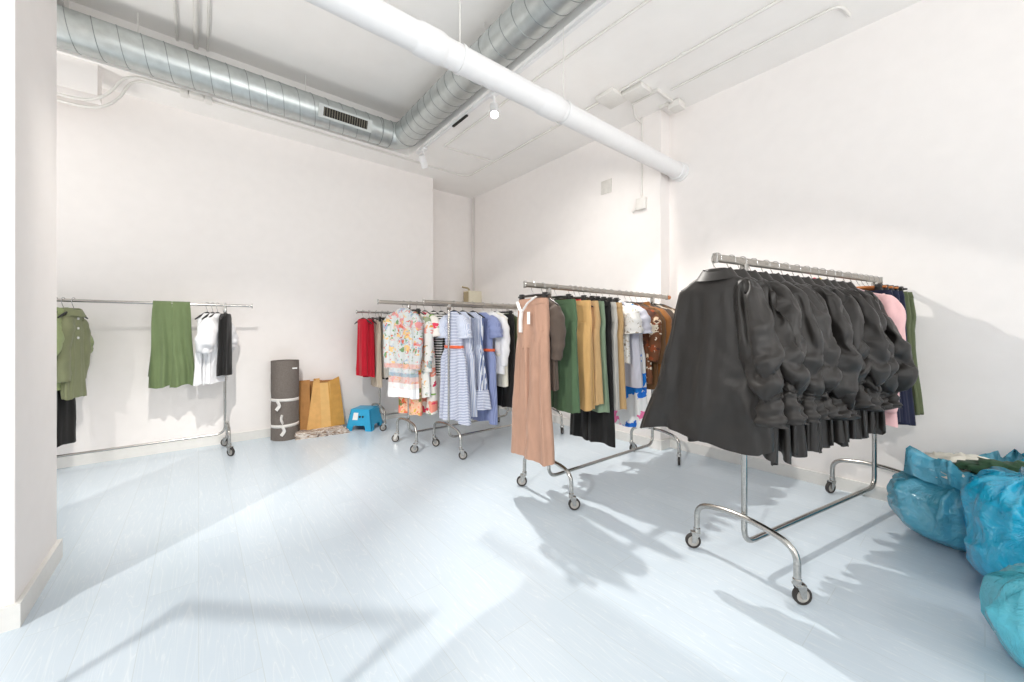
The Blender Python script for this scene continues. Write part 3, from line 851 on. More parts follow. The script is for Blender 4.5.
def trousers(name, label, group, mat, loc, rz, W=.19, hemw=.11, L=.95, th=.035, z0=-.105, crotch=.30, amp=.012, spread=.55, tags=0, cat='trousers', waist=None, ribbon=False):
    """waistband on top, hip section, two separate hanging legs"""
    sd = nseed()
    L *= .965
    t = thing(name, label, cat, loc, rz, group)
    hip = W * 1.06
    m = drape([(z0 - .035, W, th * .8, .1), (z0 - crotch * .55, hip, th, .4), (z0 - crotch, hip * .96, th * .72, .6)], sd, amp, rows=12)
    for s in (-1, 1):
        cy0, cy1 = s * hip * .5, s * hip * spread
        lg = drape([(z0 - crotch + .13, hip * .46, th * .6, .4), (z0 - crotch + .0, hip * .495, th * .99, .5), (z0 - crotch - .1, hip * .5, th, .7), (z0 - L, hemw, th * 1.1, 1)], sd + s * 7, amp, seg=36, rows=24, k0=3.2)
        for i, q in enumerate(lg.v):
            u = min(1, max(0, (z0 - crotch - q[2]) / (L - crotch)))
            lg.v[i] = (q[0] + s * .004, q[1] + cy0 + (cy1 - cy0) * u, q[2])
        settle(lg.build('leg', mat, t, angle=180), below(z0 - crotch + .0), -.035, .3, .04)
    settle(m.build('hips', mat, t, angle=180), below(z0 - .07), -.02, .3, .12)
    drape([(z0, W * .97, th * .8, 0), (z0 - .042, W * 1.01, th * .88, .1)], sd + 3, amp * .5, rows=3).build('waistband', waist or mat, t)
    if ribbon:
        x = -th - .022
        MB().tube([(x + .02, .11, z0 - .02), (x, .06, z0 - .075), (x - .004, .03, z0 - .10)], .010, 8, flat=(.35, 1.3)).tube([(x + .02, -.10, z0 + .01), (x, -.03, z0 - .035), (x - .004, .03, z0 - .10)], .012, 8, flat=(.35, 1.3)).tube([(x - .006, .03, z0 - .09), (x - .008, .04, z0 - .16), (x - .010, .036, z0 - .25)], .015, 8, flat=(.3, 1.2)).build('ribbon', M['tag'], t)
        MB().box((x - .004, -.06, z0 - .19), (x - .001, -.03, z0 - .10)).build('paper_tag', M['tag'], t, smooth=False)
    for i in range(tags):
        MB().box((-th - .016, -.06 + .1 * i, z0 - .16 - .05 * i), (-th - .013, -.015 + .1 * i, z0 - .05)).build('paper_tag', M['tag'], t, smooth=False)
    return t

def dress(name, label, group, mat, loc, rz, L=1.05, sh=.17, waist=.15, hem=.30, th=.05, z0=-.09, sleeve='short', smat=None, ruffle=None, belt=None, amp=.018, wz=.36):
    p = [(z0, .06, .038, 0), (z0 - .02, .09, .04, .05), (z0 - .055, sh, .035, .12), (z0 - .18, sh * .95, .045, .4), (z0 - wz, waist, .042, .5), (z0 - wz - .12, (waist + hem) * .5, th, .8), (z0 - L, hem, th * 1.5, 1.2)]
    t = top(name, label, 'dress', group, mat, loc, rz, L=L, sh=sh, sleeve=sleeve, smat=smat, amp=amp, prof=p, belt=belt)
    if ruffle is not None:
        hw = hem * .98
        drape([(z0 - L + .02, hw, th * 1.45, .8), (z0 - L - .06, hw * 1.06, th * 1.7, 1.4), (z0 - L - ruffle[1], hw * 1.12, th * 1.9, 1.9)], nseed(), amp, rows=8, k0=8).build('ruffle', ruffle[0], t, angle=180)
    return t

# ---- front rack: the black jackets
ORD = ['first', 'second', 'third', 'fourth', 'fifth', 'sixth', 'seventh', 'eighth', 'ninth', 'tenth', 'eleventh', 'twelfth', 'thirteenth', 'fourteenth']
def black_jacket(label, loc, rz, seed, big=1.0, first=False, grp='black puff sleeve jackets on the front rack'):
    t = thing('black_jacket', label, 'jacket', loc, rz, grp)
    z0 = -.085
    prof = [(z0 + .03, .05, .03, 0), (z0, .075, .035, 0), (z0 - .035, .135, .038, .05), (z0 - .08, .190, .042, .12), (z0 - .24, .215, .044, .35), (z0 - .5, (.265 if first else .27), .046, .7), (z0 - (.83 if first else .87), (.345 if first else .34) * big, .055, 1.15)]
    drape(prof, seed, .022, seg=84, rows=48, k0=3.4, lean=.26 if first else .03, hemwave=.016, ridge=5.0).build('body', M['black_satin'], t, angle=180)
    settle(t.children[0], below(z0 - .10), -.03, .35, .22 if first else .06)
    collar_mesh(z0 + .006, .064, .034, .024, .015).build('collar', M['black_satin'], t)
    rr = random.Random(seed)
    for s in (-1, 1):
        j = rr.uniform(-.025, .02); k = rr.uniform(-.06, .055); dx = (-.055 if first else rr.uniform(-.04, .0)) if s < 0 else .02
        if s > 0 and first:
            path = [(.03, .11, z0 - .09), (.06, .15, z0 - .16), (.085, .19, z0 - .32), (.09, .22, z0 - .47), (.08, .23, z0 - .60)]
        else:
            path = [(0, s * .120, z0 - .08), (dx, s * .205, z0 - .15), (dx * 1.5, s * (.275 + j), z0 - .32), (dx * 1.6, s * (.295 + j), z0 - .47 + k), (dx, s * (.25 + j), z0 - .60 + k)]
        if s > 0 and not first:
            sleeve_mesh(path, [.05, .078, .09, .085, .05], seed + s, .1, (1, .6), 20, 24).build('sleeve', M['black_satin'], t, angle=180)
        else:
            o_ = sleeve_mesh(path, [.058, .095, .116 if first else .108, .104, .048], seed + s, .09, (1, .74), 40, 72).build('sleeve', M['black_satin'], t, angle=180)
            settle(o_, ends(40, 72, .06, .96), -.05 - rr.uniform(0, .04), .22, .02, 28, more=lambda i: min(1, max(0, (i / 40 / 72 - .25) / .35)), shrink2=-.30 - rr.uniform(0, .12))
        e = Vector(path[-1])
        cp = [e + Vector((0, 0, .03)), e + Vector((-.012, 0, -.03)), e + Vector((-.03, s * .015 + j, -.11 - k * .5))]
        o_ = sleeve_mesh(cp, [.046, .038, .052], seed * 5 + s, .22, (1, .55), 32, 20).build('cuff', M['black_satin'], t, angle=180)
        settle(o_, ends(32, 20, .3), -.22, .12, .03)
    return t

_, _, rzf, _ = RACK['front']
for i in range(13):
    s = -.235 + i * .107 + rnd.uniform(-.012, .012)
    lab = ('first black satin jacket, its whole back showing at the near rail end' if i == 0 else
           'last black jacket of the front rack beside the pale pink blouse' if i == 12 else
           ORD[i] + ' black puff sleeve jacket from the near end of the front rack')
    r = rzf + rnd.uniform(-.08, .08) + (.16 if i == 0 else 0)
    black_jacket(lab, at('front', s), r, 500 + i * 17, 1.0, i == 0)
    hang('black', at('front', s), r, (ORD[i] + ' black jacket of the front rack') if i < 12 else 'last black jacket beside the pink blouse', 'front')
h_ = [o for o in bpy.data.objects if o.get('label', '').endswith('tenth black jacket of the front rack')][0]
MB().lathe([(.011, -.006), (.013, 0), (.011, .006)], 12, (0, .0, -.05), 'X').build('size_marker', plain('pink_red_plastic', (226, 60, 96), .4), h_)
MB().lathe([(.009, -.006), (.011, 0), (.009, .006)], 12, (0, -.028, -.052), 'X').build('size_marker', plain('yellow_plastic', (236, 206, 60), .4), h_)
gf = 'trousers at the far end of the front rack'
def put(fn, key, s, hk, hl, dr, **kw):
    """a garment and its hanger on a rack at s metres from the near pole"""
    rz = RACK[key][2] + dr
    hang(hk, at(key, s), rz, hl, {'front': 'front', 'spare': 'spare', 'brown': 'middle', 'blue': 'blue dress', 'floral': 'floral dress', 'red': 'red top', 'left': 'left wall'}[key])
    return fn(loc=at(key, s), rz=rz, **kw)
put(top, 'front', 1.17, 'black', 'pale pink blouse behind the black jackets', .05, name='pink_blouse', label='pale pink blouse just behind the last black jacket', cat='blouse', group=None, mat=M['pink'], L=.84, sh=.20, hem=.25, sleeve='long', sl=.58)
for i, (s, lab) in enumerate(((1.27, 'navy trousers nearest the pink blouse on the front rack'), (1.36, 'second pair of navy trousers on the front rack'), (1.44, 'third pair of navy trousers beside the olive trousers'))):
    put(trousers, 'front', s, 'wood', ORD[i] + ' navy trousers', .04 * i, name='navy_trousers', label=lab, group=gf, mat=M['navy'], W=.20, hemw=.135, L=.86 + .02 * i, th=.03)
for i, (s, lab) in enumerate(((1.52, 'olive trousers beside the navy trousers on the front rack'), (1.60, 'olive trousers at the very end of the front rack by the wall'))):
    put(trousers, 'front', s, 'clip', lab, .03, name='olive_trousers', label=lab, group=gf, mat=M['olive'], W=.20, hemw=.15, L=.84, th=.03)

# ---- middle rack
gm = 'clothes on the middle rack'
put(trousers, 'brown', -.16, 'clip', 'long rosy brown trousers', .02, name='wide_trousers', label='long rosy brown wide trousers with a white ribbon at their waist', group=gm, mat=M['rose'], W=.155, hemw=.125, L=1.20, th=.06, amp=.022, crotch=.36, spread=.56, tags=0, ribbon=True)
put(top, 'brown', -.06, 'black', 'dark brown shirt beside the rosy trousers', -.1, name='brown_shirt', label='dark brown short sleeve shirt just behind the rosy brown trousers', cat='shirt', group=gm, mat=M['brown'], L=.66, sh=.155, hem=.18, sleeve='long', sl=.28, collar=True)
put(trousers, 'brown', .08, 'clip', 'dark green trousers', .05, name='green_trousers', label='forest green trousers between the dark brown shirt and the tan trousers', group=gm, mat=M['forest'], W=.20, hemw=.125, L=.86, th=.04)
put(trousers, 'brown', .42, 'clip', 'mint green trousers', .0, name='green_trousers', label='mint green trousers between the second tan pair and the long black trousers', group=gm, mat=M['mint'], W=.20, hemw=.135, L=.90, th=.03)
put(trousers, 'brown', .24, 'clip', 'first tan trousers', .14, name='tan_trousers', label='first tan trousers after the green ones on the middle rack', group=gm, mat=M['tan'], W=.195, hemw=.12, L=.86, th=.045, amp=.018)
put(top, 'brown', .30, 'black', 'red blouse between tan trousers', .0, name='red_blouse', label='red blouse glimpsed between the two pairs of tan trousers', cat='blouse', group=gm, mat=M['red2'], L=.62, sh=.16, hem=.17, sleeve=None)
put(trousers, 'brown', .36, 'clip', 'second tan trousers', -.04, name='tan_trousers', label='second tan trousers after the red blouse on the middle rack', group=gm, mat=M['tan2'], W=.195, hemw=.12, L=.83, th=.045, amp=.018)
put(trousers, 'brown', .50, 'clip', 'long black trousers', .0, name='black_trousers', label='long black wide trousers hanging lowest of the middle rack', group=gm, mat=M['black'], W=.20, hemw=.13, L=1.18, th=.04, amp=.02, tags=1)
put(trousers, 'brown', .58, 'clip', 'stone grey trousers', .03, name='grey_trousers', label='stone grey trousers just behind the long black trousers', group=gm, mat=M['stone'], W=.19, hemw=.12, L=.90, th=.035)
put(trousers, 'brown', .66, 'clip', 'beige trousers behind the grey ones', .03, name='beige_trousers', label='sand beige trousers between the grey trousers and the lace blouse', group=gm, mat=M['tan2'], W=.19, hemw=.12, L=.91, th=.035)
put(top, 'brown', .76, 'black', 'white lace blouse', .08, name='lace_blouse', label='white blouse with a lacy brown print beside the lavender shirt', cat='blouse', group=gm, mat=M['lace'], L=.52, sh=.18, hem=.19, sleeve='short')
put(top, 'brown', .88, 'white', 'lavender shirt', .10, name='lavender_shirt', label='pale lavender grey shirt with short sleeves on the middle rack', cat='shirt', group=gm, mat=M['lav'], L=.72, sh=.19, hem=.24, sleeve='short', amp=.02)
put(dress, 'brown', .98, 'black', 'white printed dress', .0, name='printed_dress', label='white dress with a blue and pink print seen below the lavender shirt', group=gm, mat=M['print_blue'], L=1.08, sh=.17, waist=.17, hem=.22, sleeve=None)
put(top, 'brown', 1.06, 'black', 'rust floral blouse', .05, name='floral_blouse', label='rust brown floral blouse beside the lavender shirt', cat='blouse', group=gm, mat=M['brown_floral'], L=.70, sh=.20, hem=.21, sleeve='long', sl=.34)
put(top, 'brown', 1.15, 'black', 'dark umber dress top', .0, name='umber_shirt', label='umber brown shirt between the rust floral blouse and the rust shirt', cat='shirt', group=gm, mat=M['umber'], L=.76, sh=.20, hem=.22, sleeve='long', sl=.36)
put(top, 'brown', 1.24, 'black', 'rust shirt', .0, name='rust_shirt', label='rust orange shirt with a pale cuff toward the far end of the middle rack', cat='shirt', group=gm, mat=M['rust'], L=.70, sh=.21, hem=.22, sleeve='long', sl=.36, collar=True)
put(top, 'brown', 1.33, 'black', 'dark brown jacket at the far end', .06, name='brown_jacket', label='dark brown jacket behind the rust shirt on the middle rack', cat='jacket', group=gm, mat=M['brown'], L=.60, sh=.21, hem=.22, sleeve='long', sl=.36)
put(top, 'brown', 1.44, 'black', 'striped beige shirt at the far end', .0, name='beige_shirt', label='beige shirt at the far end of the middle rack by the wall', cat='shirt', group=gm, mat=M['beige'], L=.66, sh=.20, hem=.22, sleeve='long', sl=.36)
put(top, 'brown', 1.55, 'black', 'umber shirt last on the middle rack', .0, name='umber_shirt', label='last umber shirt on the middle rack touching the wall end', cat='shirt', group=gm, mat=M['umber'], L=.66, sh=.20, hem=.22, sleeve='short')

# ---- rack of blue dresses
gb = 'clothes on the blue dress rack'
put(dress, 'blue', .06, 'black', 'first blue striped dress', .12, name='striped_dress', label='blue and white striped dress nearest the pole of its rack', group=gb, mat=M['stripe_blue_h'], L=1.10, sh=.15, waist=.13, hem=.29, th=.06, smat=M['stripe_pale'], belt=(.34, M['orange']))
put(dress, 'blue', .17, 'black', 'plain pale blue striped dress', .1, name='striped_dress', label='pale blue finely striped long dress between two bolder striped dresses', group=gb, mat=M['stripe_pale'], L=1.06, sh=.13, waist=.13, hem=.22, th=.05, sleeve=None)
put(dress, 'blue', .30, 'black', 'ruffled striped dress', .16, name='striped_dress', label='striped dress with a wide horizontal striped ruffle at its hem', group=gb, mat=M['stripe_blue'], L=.86, sh=.16, waist=.14, hem=.23, th=.05, sleeve=None, ruffle=(M['stripe_blue_h'], .18))
put(dress, 'blue', .44, 'white', 'mid blue dress', .12, name='blue_dress', label='mid blue long dress with an orange waist band', group=gb, mat=M['blue'], L=1.16, sh=.16, waist=.14, hem=.27, th=.05, belt=(.36, M['orange']))
put(top, 'blue', .56, 'white', 'white long sleeve blouse', .15, name='white_blouse', label='white loose blouse with a tied waist beside the blue dress', cat='blouse', group=gb, mat=M['white'], L=.66, sh=.18, hem=.20, sleeve='long', sl=.40, belt=(.72, M['ivory']))
put(top, 'blue', .63, 'white', 'cream long blouse', .1, name='cream_blouse', label='long cream blouse between the white blouse and black trousers', cat='blouse', group=gb, mat=M['ivory'], L=.80, sh=.17, hem=.18, sleeve=None)
put(trousers, 'blue', .72, 'clip', 'black trousers on the blue dress rack', .1, name='black_trousers', label='black trousers under the cream blouse on the blue dress rack', group=gb, mat=M['black'], W=.18, hemw=.11, L=1.08, th=.035)
put(top, 'blue', .81, 'white', 'olive ruffled dress', .1, name='olive_dress', label='olive green sleeveless dress beside the black trousers', cat='dress', group=gb, mat=M['olive'], L=.97, sh=.17, hem=.22, sleeve=None, amp=.02)
put(top, 'blue', .92, 'white', 'white shirt near the middle rack', .1, name='white_shirt', label='white shirt between the olive dress and the rosy brown trousers', cat='shirt', group=gb, mat=M['white'], L=.6, sh=.19, hem=.21, sleeve='short')
put(trousers, 'blue', 1.02, 'white', 'short black trousers', .1, name='black_trousers', label='short black trousers behind the white shirt near the rosy brown trousers', group=gb, mat=M['black'], W=.18, hemw=.11, L=.76, th=.035)

# ---- rack of floral dresses
gfl = 'clothes on the floral dress rack'
put(trousers, 'floral', .02, 'clip', 'orange floral trousers', .25, name='floral_trousers', label='orange floral trousers below the tropical print blouse', group=gfl, mat=M['floral_skirt'], W=.15, hemw=.085, L=1.13, th=.04, z0=-.1)
put(top, 'floral', -.06, 'white', 'tropical print blouse', .35, name='tropical_blouse', label='loose tropical floral blouse with pink and blue border nearest the rack end', cat='blouse', group=gfl, mat=M['floral1'], L=.93, sh=.185, hem=.225, th=.05, sleeve='long', sl=.46, amp=.024, z0=-.06)
put(top, 'floral', .10, 'black', 'coral edged floral cardigan', .1, name='floral_cardigan', label='pale floral cardigan with a coral front edge', cat='cardigan', group=gfl, mat=M['floral2'], L=.90, sh=.18, hem=.22, sleeve='long', sl=.46, trim=M['orange'], amp=.024)
put(dress, 'floral', .19, 'black', 'pale dress with pink flowers', .1, name='floral_dress', label='white dress with large pink flowers behind the floral cardigan', group=gfl, mat=M['floral3'], L=1.08, sh=.17, waist=.17, hem=.21, sleeve='short')
put(top, 'floral', .30, 'black', 'black and white striped top', .1, name='striped_shirt', label='black and white striped top beside the flowery dress', cat='top', group=gfl, mat=M['stripe_bw'], L=.70, sh=.17, hem=.18, sleeve='short')
put(top, 'floral', .40, 'black', 'second striped top', .1, name='striped_shirt', label='second black and white striped top hidden behind the blue striped dress', cat='top', group=gfl, mat=M['stripe_bw'], L=.58, sh=.18, hem=.19, sleeve=None)

# ---- rack of red tops
gr_ = 'clothes on the red top rack'
put(top, 'red', -.22, 'black', 'first crimson sleeveless top', .3, name='red_camisole', label='crimson sleeveless top at the end of the red top rack', cat='top', group=gr_, mat=M['red'], L=.70, sh=.09, hem=.125, sleeve=None)
put(top, 'red', -.14, 'black', 'second crimson top', .15, name='red_camisole', label='second crimson top hanging just behind the first', cat='top', group=gr_, mat=M['red'], L=.72, sh=.09, hem=.12, sleeve=None)
put(trousers, 'red', -.05, 'clip', 'beige trousers beside the red tops', .0, name='beige_trousers', label='taupe beige trousers with a white tag beside the red tops', group=gr_, mat=M['beige'], W=.14, hemw=.09, L=.88, th=.03, tags=1)
put(trousers, 'red', .03, 'clip', 'stone trousers on the red top rack', .1, name='stone_trousers', label='stone coloured trousers between the beige and black trousers', group=gr_, mat=M['stone'], W=.15, hemw=.09, L=.76, th=.03)
put(trousers, 'red', .11, 'clip', 'black trousers on the red top rack', .12, name='black_trousers', label='black trousers on the red top rack beside the stone trousers', group=gr_, mat=M['black'], W=.16, hemw=.10, L=.80, th=.035)
put(trousers, 'red', .19, 'clip', 'second black trousers on the red top rack', .12, name='black_trousers', label='second black trousers of the red top rack near the tropical blouse', group=gr_, mat=M['black'], W=.16, hemw=.10, L=.78, th=.035)
put(trousers, 'red', .28, 'clip', 'sand trousers by the tropical blouse', .1, name='sand_trousers', label='sand trousers half hidden behind the tropical blouse', group=gr_, mat=M['beige'], W=.15, hemw=.09, L=.6, th=.03)

# ---- left wall rack
gl = 'clothes on the left wall rack'
# rail runs from x=.217 to -1.75, so s = .217 - x
for i, (x, dr, mt, lab, L) in enumerate(((-.86, -.32, 'sage2', 'dusty olive shirt with pale buttons at the right of the olive group', .74), (-.92, -.28, 'sage', 'sage green ruffled shirt second in the olive group', .66),
                                        (-.99, -.3, 'sage', 'sage green shirt third in the olive group beside the pillar', .66), (-1.06, -.3, 'sage2', 'olive shirt nearest the pillar on the left wall rack', .66))):
    put(top, 'left', .217 - x, 'black', lab, dr, name='olive_shirt', label=lab, cat='shirt', group=gl, mat=M[mt], L=L, sh=.10 if i == 0 else .13, hem=.12 if i == 0 else .15, th=.03, sleeve='long' if i != 1 else 'puff', sl=.42, collar=True, buttons=3 if i == 0 else 0, amp=.016)
put(trousers, 'left', 1.18, 'clip', 'long black trousers beside the pillar', -.4, name='black_trousers', label='long black trousers hanging below the olive shirts by the pillar', group=gl, mat=M['black'], W=.15, hemw=.10, L=1.18, th=.035)
for i, (x, dr, lab) in enumerate(((.07, -.55, 'white puff sleeve blouse in front on the left wall rack'), (.115, -.5, 'second white blouse tucked behind the first on the left wall rack'), (.155, -.5, 'third white blouse beside the pole of the left wall rack'))):
    put(top, 'left', .217 - x, 'black', lab, dr, name='white_blouse', label=lab, cat='blouse', group=gl, mat=M['white'], L=.69, sh=.125, hem=.20, th=.035, sleeve='puff' if i == 2 else None, amp=.022)
put(top, 'left', -.005, 'black', 'black top behind the white blouses', -.3, name='black_blouse', label='black top peeking out behind the white blouses by the pole', cat='top', group=gl, mat=M['black'], L=.62, sh=.12, hem=.15, sleeve=None)

def draped_trousers():
    x0, zr = -.205, RACK['left'][3]
    t = thing('draped_trousers', 'leaf green trousers folded over the left wall rack rail', 'trousers', (x0, 5.1, zr), 0, gl)
    for s, side in ((-1, 'a'), (1, 'b')):
        # each leg is a doubled cloth strip going over the rail
        prof = [(-.055, -.80), (-.052, -.6), (-.045, -.4), (-.036, -.2), (-.026, -.06), (-.021, 0.0), (-.012, .019), (0, .024), (.012, .019), (.021, 0), (.026, -.06), (.034, -.25), (.04, -.5), (.042, -.70)]
        pts = []
        for i in range(len(prof) - 1):
            for k in range(4):
                f = k / 4
                pts.append((prof[i][0] + (prof[i + 1][0] - prof[i][0]) * f, prof[i][1] + (prof[i + 1][1] - prof[i][1]) * f))
        pts.append(prof[-1])
        rs = []
        for (y, z) in pts:
            dn = min(1, max(0, -z / .8))
            w = .068 + .022 * dn ** .8
            c0 = s * (.070 + .014 * dn)
            ring = []
            for j in range(15):
                q = -1 + 2 * j / 14
                fold = .022 * dn * math.sin(q * 4.5 + s * 1.7 + z * 2) + .013 * dn * math.sin(q * 9 + z * 5 + s)
                sgn = -1 if y < 0 else 1
                ring.append((c0 + q * w + .012 * dn * math.sin(z * 9 + s), y + (fold - .004 * s * dn) * 1.0 + sgn * .012 * (1 - q * q) * dn, z + .012 * dn * math.sin(q * 3 + s)))
            rs.append(ring)
        MB().rings(rs, False).build('leg', M['leaf'], t, angle=180)
        settle(t.children[-1], below(-.05), -.03, .3, .03)
draped_trousers()

# ------------------------------------------------------------------ things along the left wall
def rolled_mat():
    t = thing('rolled_mat', 'taupe felt mat rolled upright against the wall and taped twice', 'mat', (.80, 5.28, 0), 0)
    H, R = .925, .145
    m = MB()
    rs = []
    for i in range(25):
        z = H * i / 24
        pinch = 1 - .035 * math.exp(-((z - .17) / .03) ** 2) - .035 * math.exp(-((z - .47) / .03) ** 2)
        rs.append([(R * pinch * (1 + .012 * math.sin(3 * a + z * 3) + .012 * (a / (2 * PI))) * math.cos(a), R * pinch * (1 + .012 * math.sin(3 * a + z * 3) + .012 * (a / (2 * PI))) * math.sin(a), z) for a in [2 * PI * j / 56 for j in range(56)]])
    m.rings(rs)
    # spiral of layers seen at the top
    sp = []
    for i in range(200):
        a = i * 2 * PI / 40; r = R * (.995 - .13 * i / 40)
        if r < .03: break
        sp.append((r * math.cos(a), r * math.sin(a)))
    m.rings([[(x, y, H - .02) for x, y in sp], [(x, y, H) for x, y in sp], [(x * .93, y * .93, H) for x, y in sp], [(x * .93, y * .93, H - .05) for x, y in sp]], False)
    m.add([(R * .98 * math.cos(2 * PI * j / 40), R * .98 * math.sin(2 * PI * j / 40), H - .03) for j in range(40)], [tuple(range(40))])
    m.build('roll', M['mat'], t)
    for z, sag in ((.17, .005), (.47, -.004)):
        rs = []
        for k, dz in enumerate((-.017, .017)):
            rs.append([((R + .004) * .972 * math.cos(a), (R + .004) * .972 * math.sin(a), z + dz + sag * math.cos(a)) for a in [2 * PI * j / 48 for j in range(48)]])
        MB().rings(rs).build('tape', M['tape'], t, solid=.004)
    a0 = math.radians(-110)
    c0 = Vector((R * math.cos(a0), R * math.sin(a0), 0)) * 1.02
    for z0, d, ox in ((.17, -1, 0), (.20, 1, .01), (.47, -1, -.05)):
        cc = c0 + Vector((ox, 0, 0))
        pts = [cc + Vector((0, -.004, z0)), cc + Vector((-.015 * d, -.02, z0 + .03 * d)), cc + Vector((-.022 * d, -.016, z0 + .06 * d)), cc + Vector((-.01, -.006, z0 + .105 * d))]
        MB().tube(fillet(pts, .03), [.012] * len(fillet(pts, .03)), 8, flat=(1.6, .5)).build('tape_knot', M['tape'], t)
    pts = [(-.146, -.03, .50), (-.16, -.05, .66), (-.15, -.03, .80)]
    MB().tube(fillet(pts, .05), .006, 6, flat=(1.6, .5)).build('tape_tail', M['tape'], t)
    MB().box((.055, -.141, .83), (.105, -.132, .845), .002).build('paper_tag', M['tag'], t)
rolled_mat()

def cardboard():
    # opened flat box: three folded panels leaning on the wall
    t = thing('cardboard_box', 'opened tan cardboard box leaning against the left wall', 'cardboard box', (1.22, 5.30, .055), 0)
    lean = lambda x, y, z: (x, y + .16 * z, z)
    def panel(name, q, mt, th=.008):
        A = [Vector(lean(*p)) for p in q]
        n = (A[1] - A[0]).cross(A[-1] - A[0]).normalized() * th
        MB().poly(A, n).build(name, mt, t, smooth=False)
    panel('back_panel', [(-.22, .035, 0), (.24, .035, 0), (.22, .035, .58), (-.20, .035, .58)], M['card_d'])
    panel('side_flap', [(-.25, .0, .0), (-.16, -.07, .0), (-.14, -.07, .61), (-.27, .0, .60)], M['card_d'])
    panel('side_panel', [(-.20, -.075, .0), (-.03, -.06, .0), (-.03, -.06, .62), (-.10, -.075, .62)], M['card'])
    panel('front_panel', [(-.05, -.055, .0), (.09, -.07, .0), (.09, -.07, .56), (-.05, -.055, .56)], M['card3'])
    panel('corner_panel', [(.08, -.08, .0), (.26, -.01, .0), (.215, -.01, .62), (.065, -.075, .57)], M['card2'])
    panel('top_flap', [(-.10, -.078, .60), (.05, -.02, .56), (.05, -.02, .575), (-.10, -.078, .62)], M['card_d'])
cardboard()

def paper_stack():
    t = thing('paper_bundle', 'flat bundle of printed folded paper lying in front of the cardboard', 'paper bundle', (1.17, 5.16, 0), -.10)
    for i in range(4):
        m = MB(); o = rnd.uniform(-.02, .02); W, D = .30 - .012 * i, .11 - .008 * i
        n = 14
        rs = []
        for j in range(n + 1):
            x = -W + 2 * W * j / n
            w1, w2 = rnd.uniform(-.006, .006), rnd.uniform(-.006, .006)
            z = .001 + .017 * i
            rs.append([(x + o, -D + w1, z), (x + o, D + w2, z), (x + o, D + w2, z + .014 + w1 * .3), (x + o, -D + w1 * 1.4, z + .014 + w2 * .3)])
        m.rings(rs, True, True, True).build('folded_sheet', M['paper'], t, smooth=False)
paper_stack()

def stool():
    t = thing('step_stool', 'small bright blue plastic step stool on the floor beside the cardboard', 'stool', (1.70, 5.155, 0), -.79)
    H, B, Tp = .265, .175, .125
    def P(face, u, z):
        """point on one of four splayed side faces; u runs -1..1"""
        k = B + (Tp - B) * z / H
        c = [(u * k, -k), (k, u * k), (-u * k, k), (-k, -u * k)][face]
        return Vector((c[0], c[1], z))
    for fidx in range(4):
        # outline with an arch cut between two feet
        pts = [(-1, 0), (-.52, 0)] + [(-.49, .045)] + [(-.43, .066), (.43, .066)] + [(.49, .045), (.52, 0), (1, 0), (1, H), (-1, H)]
        V = [P(fidx, u, z) for u, z in pts]
        inn = Vector([(0, 1, 0), (-1, 0, 0), (0, -1, 0), (1, 0, 0)][fidx]) * .012
        o = MB().poly(V, inn).build('side', M['stool'], t, smooth=False)
        if fidx == 0:
            for u in (.02, .30):
                c_ = P(0, u, .175)
                MB().lathe([(.0, -.003), (.0135, -.003), (.0135, .002), (0, .002)], 16, tuple(c_ + Vector((0, -.001, 0))), 'Y', caps=False).build('finger_hole', M['dark'], o)
            a = [P(0, u, z) + Vector((0, -.002, 0)) for u, z in ((-.62, .135), (-.16, .135), (-.16, .225), (-.62, .225))]
            MB().poly(a, (0, -.001, 0)).build('paper_label', M['tag'], o, smooth=False)
    MB().box((-Tp - .004, -Tp - .004, H - .02), (Tp + .004, Tp + .004, H + .004), .008).build('step_top', M['stool'], t)
    # dark ribs under the step
    MB().box((-.10, -.10, H - .03), (.10, .10, H - .021)).build('underside', M['stool'], t, smooth=False)
stool()

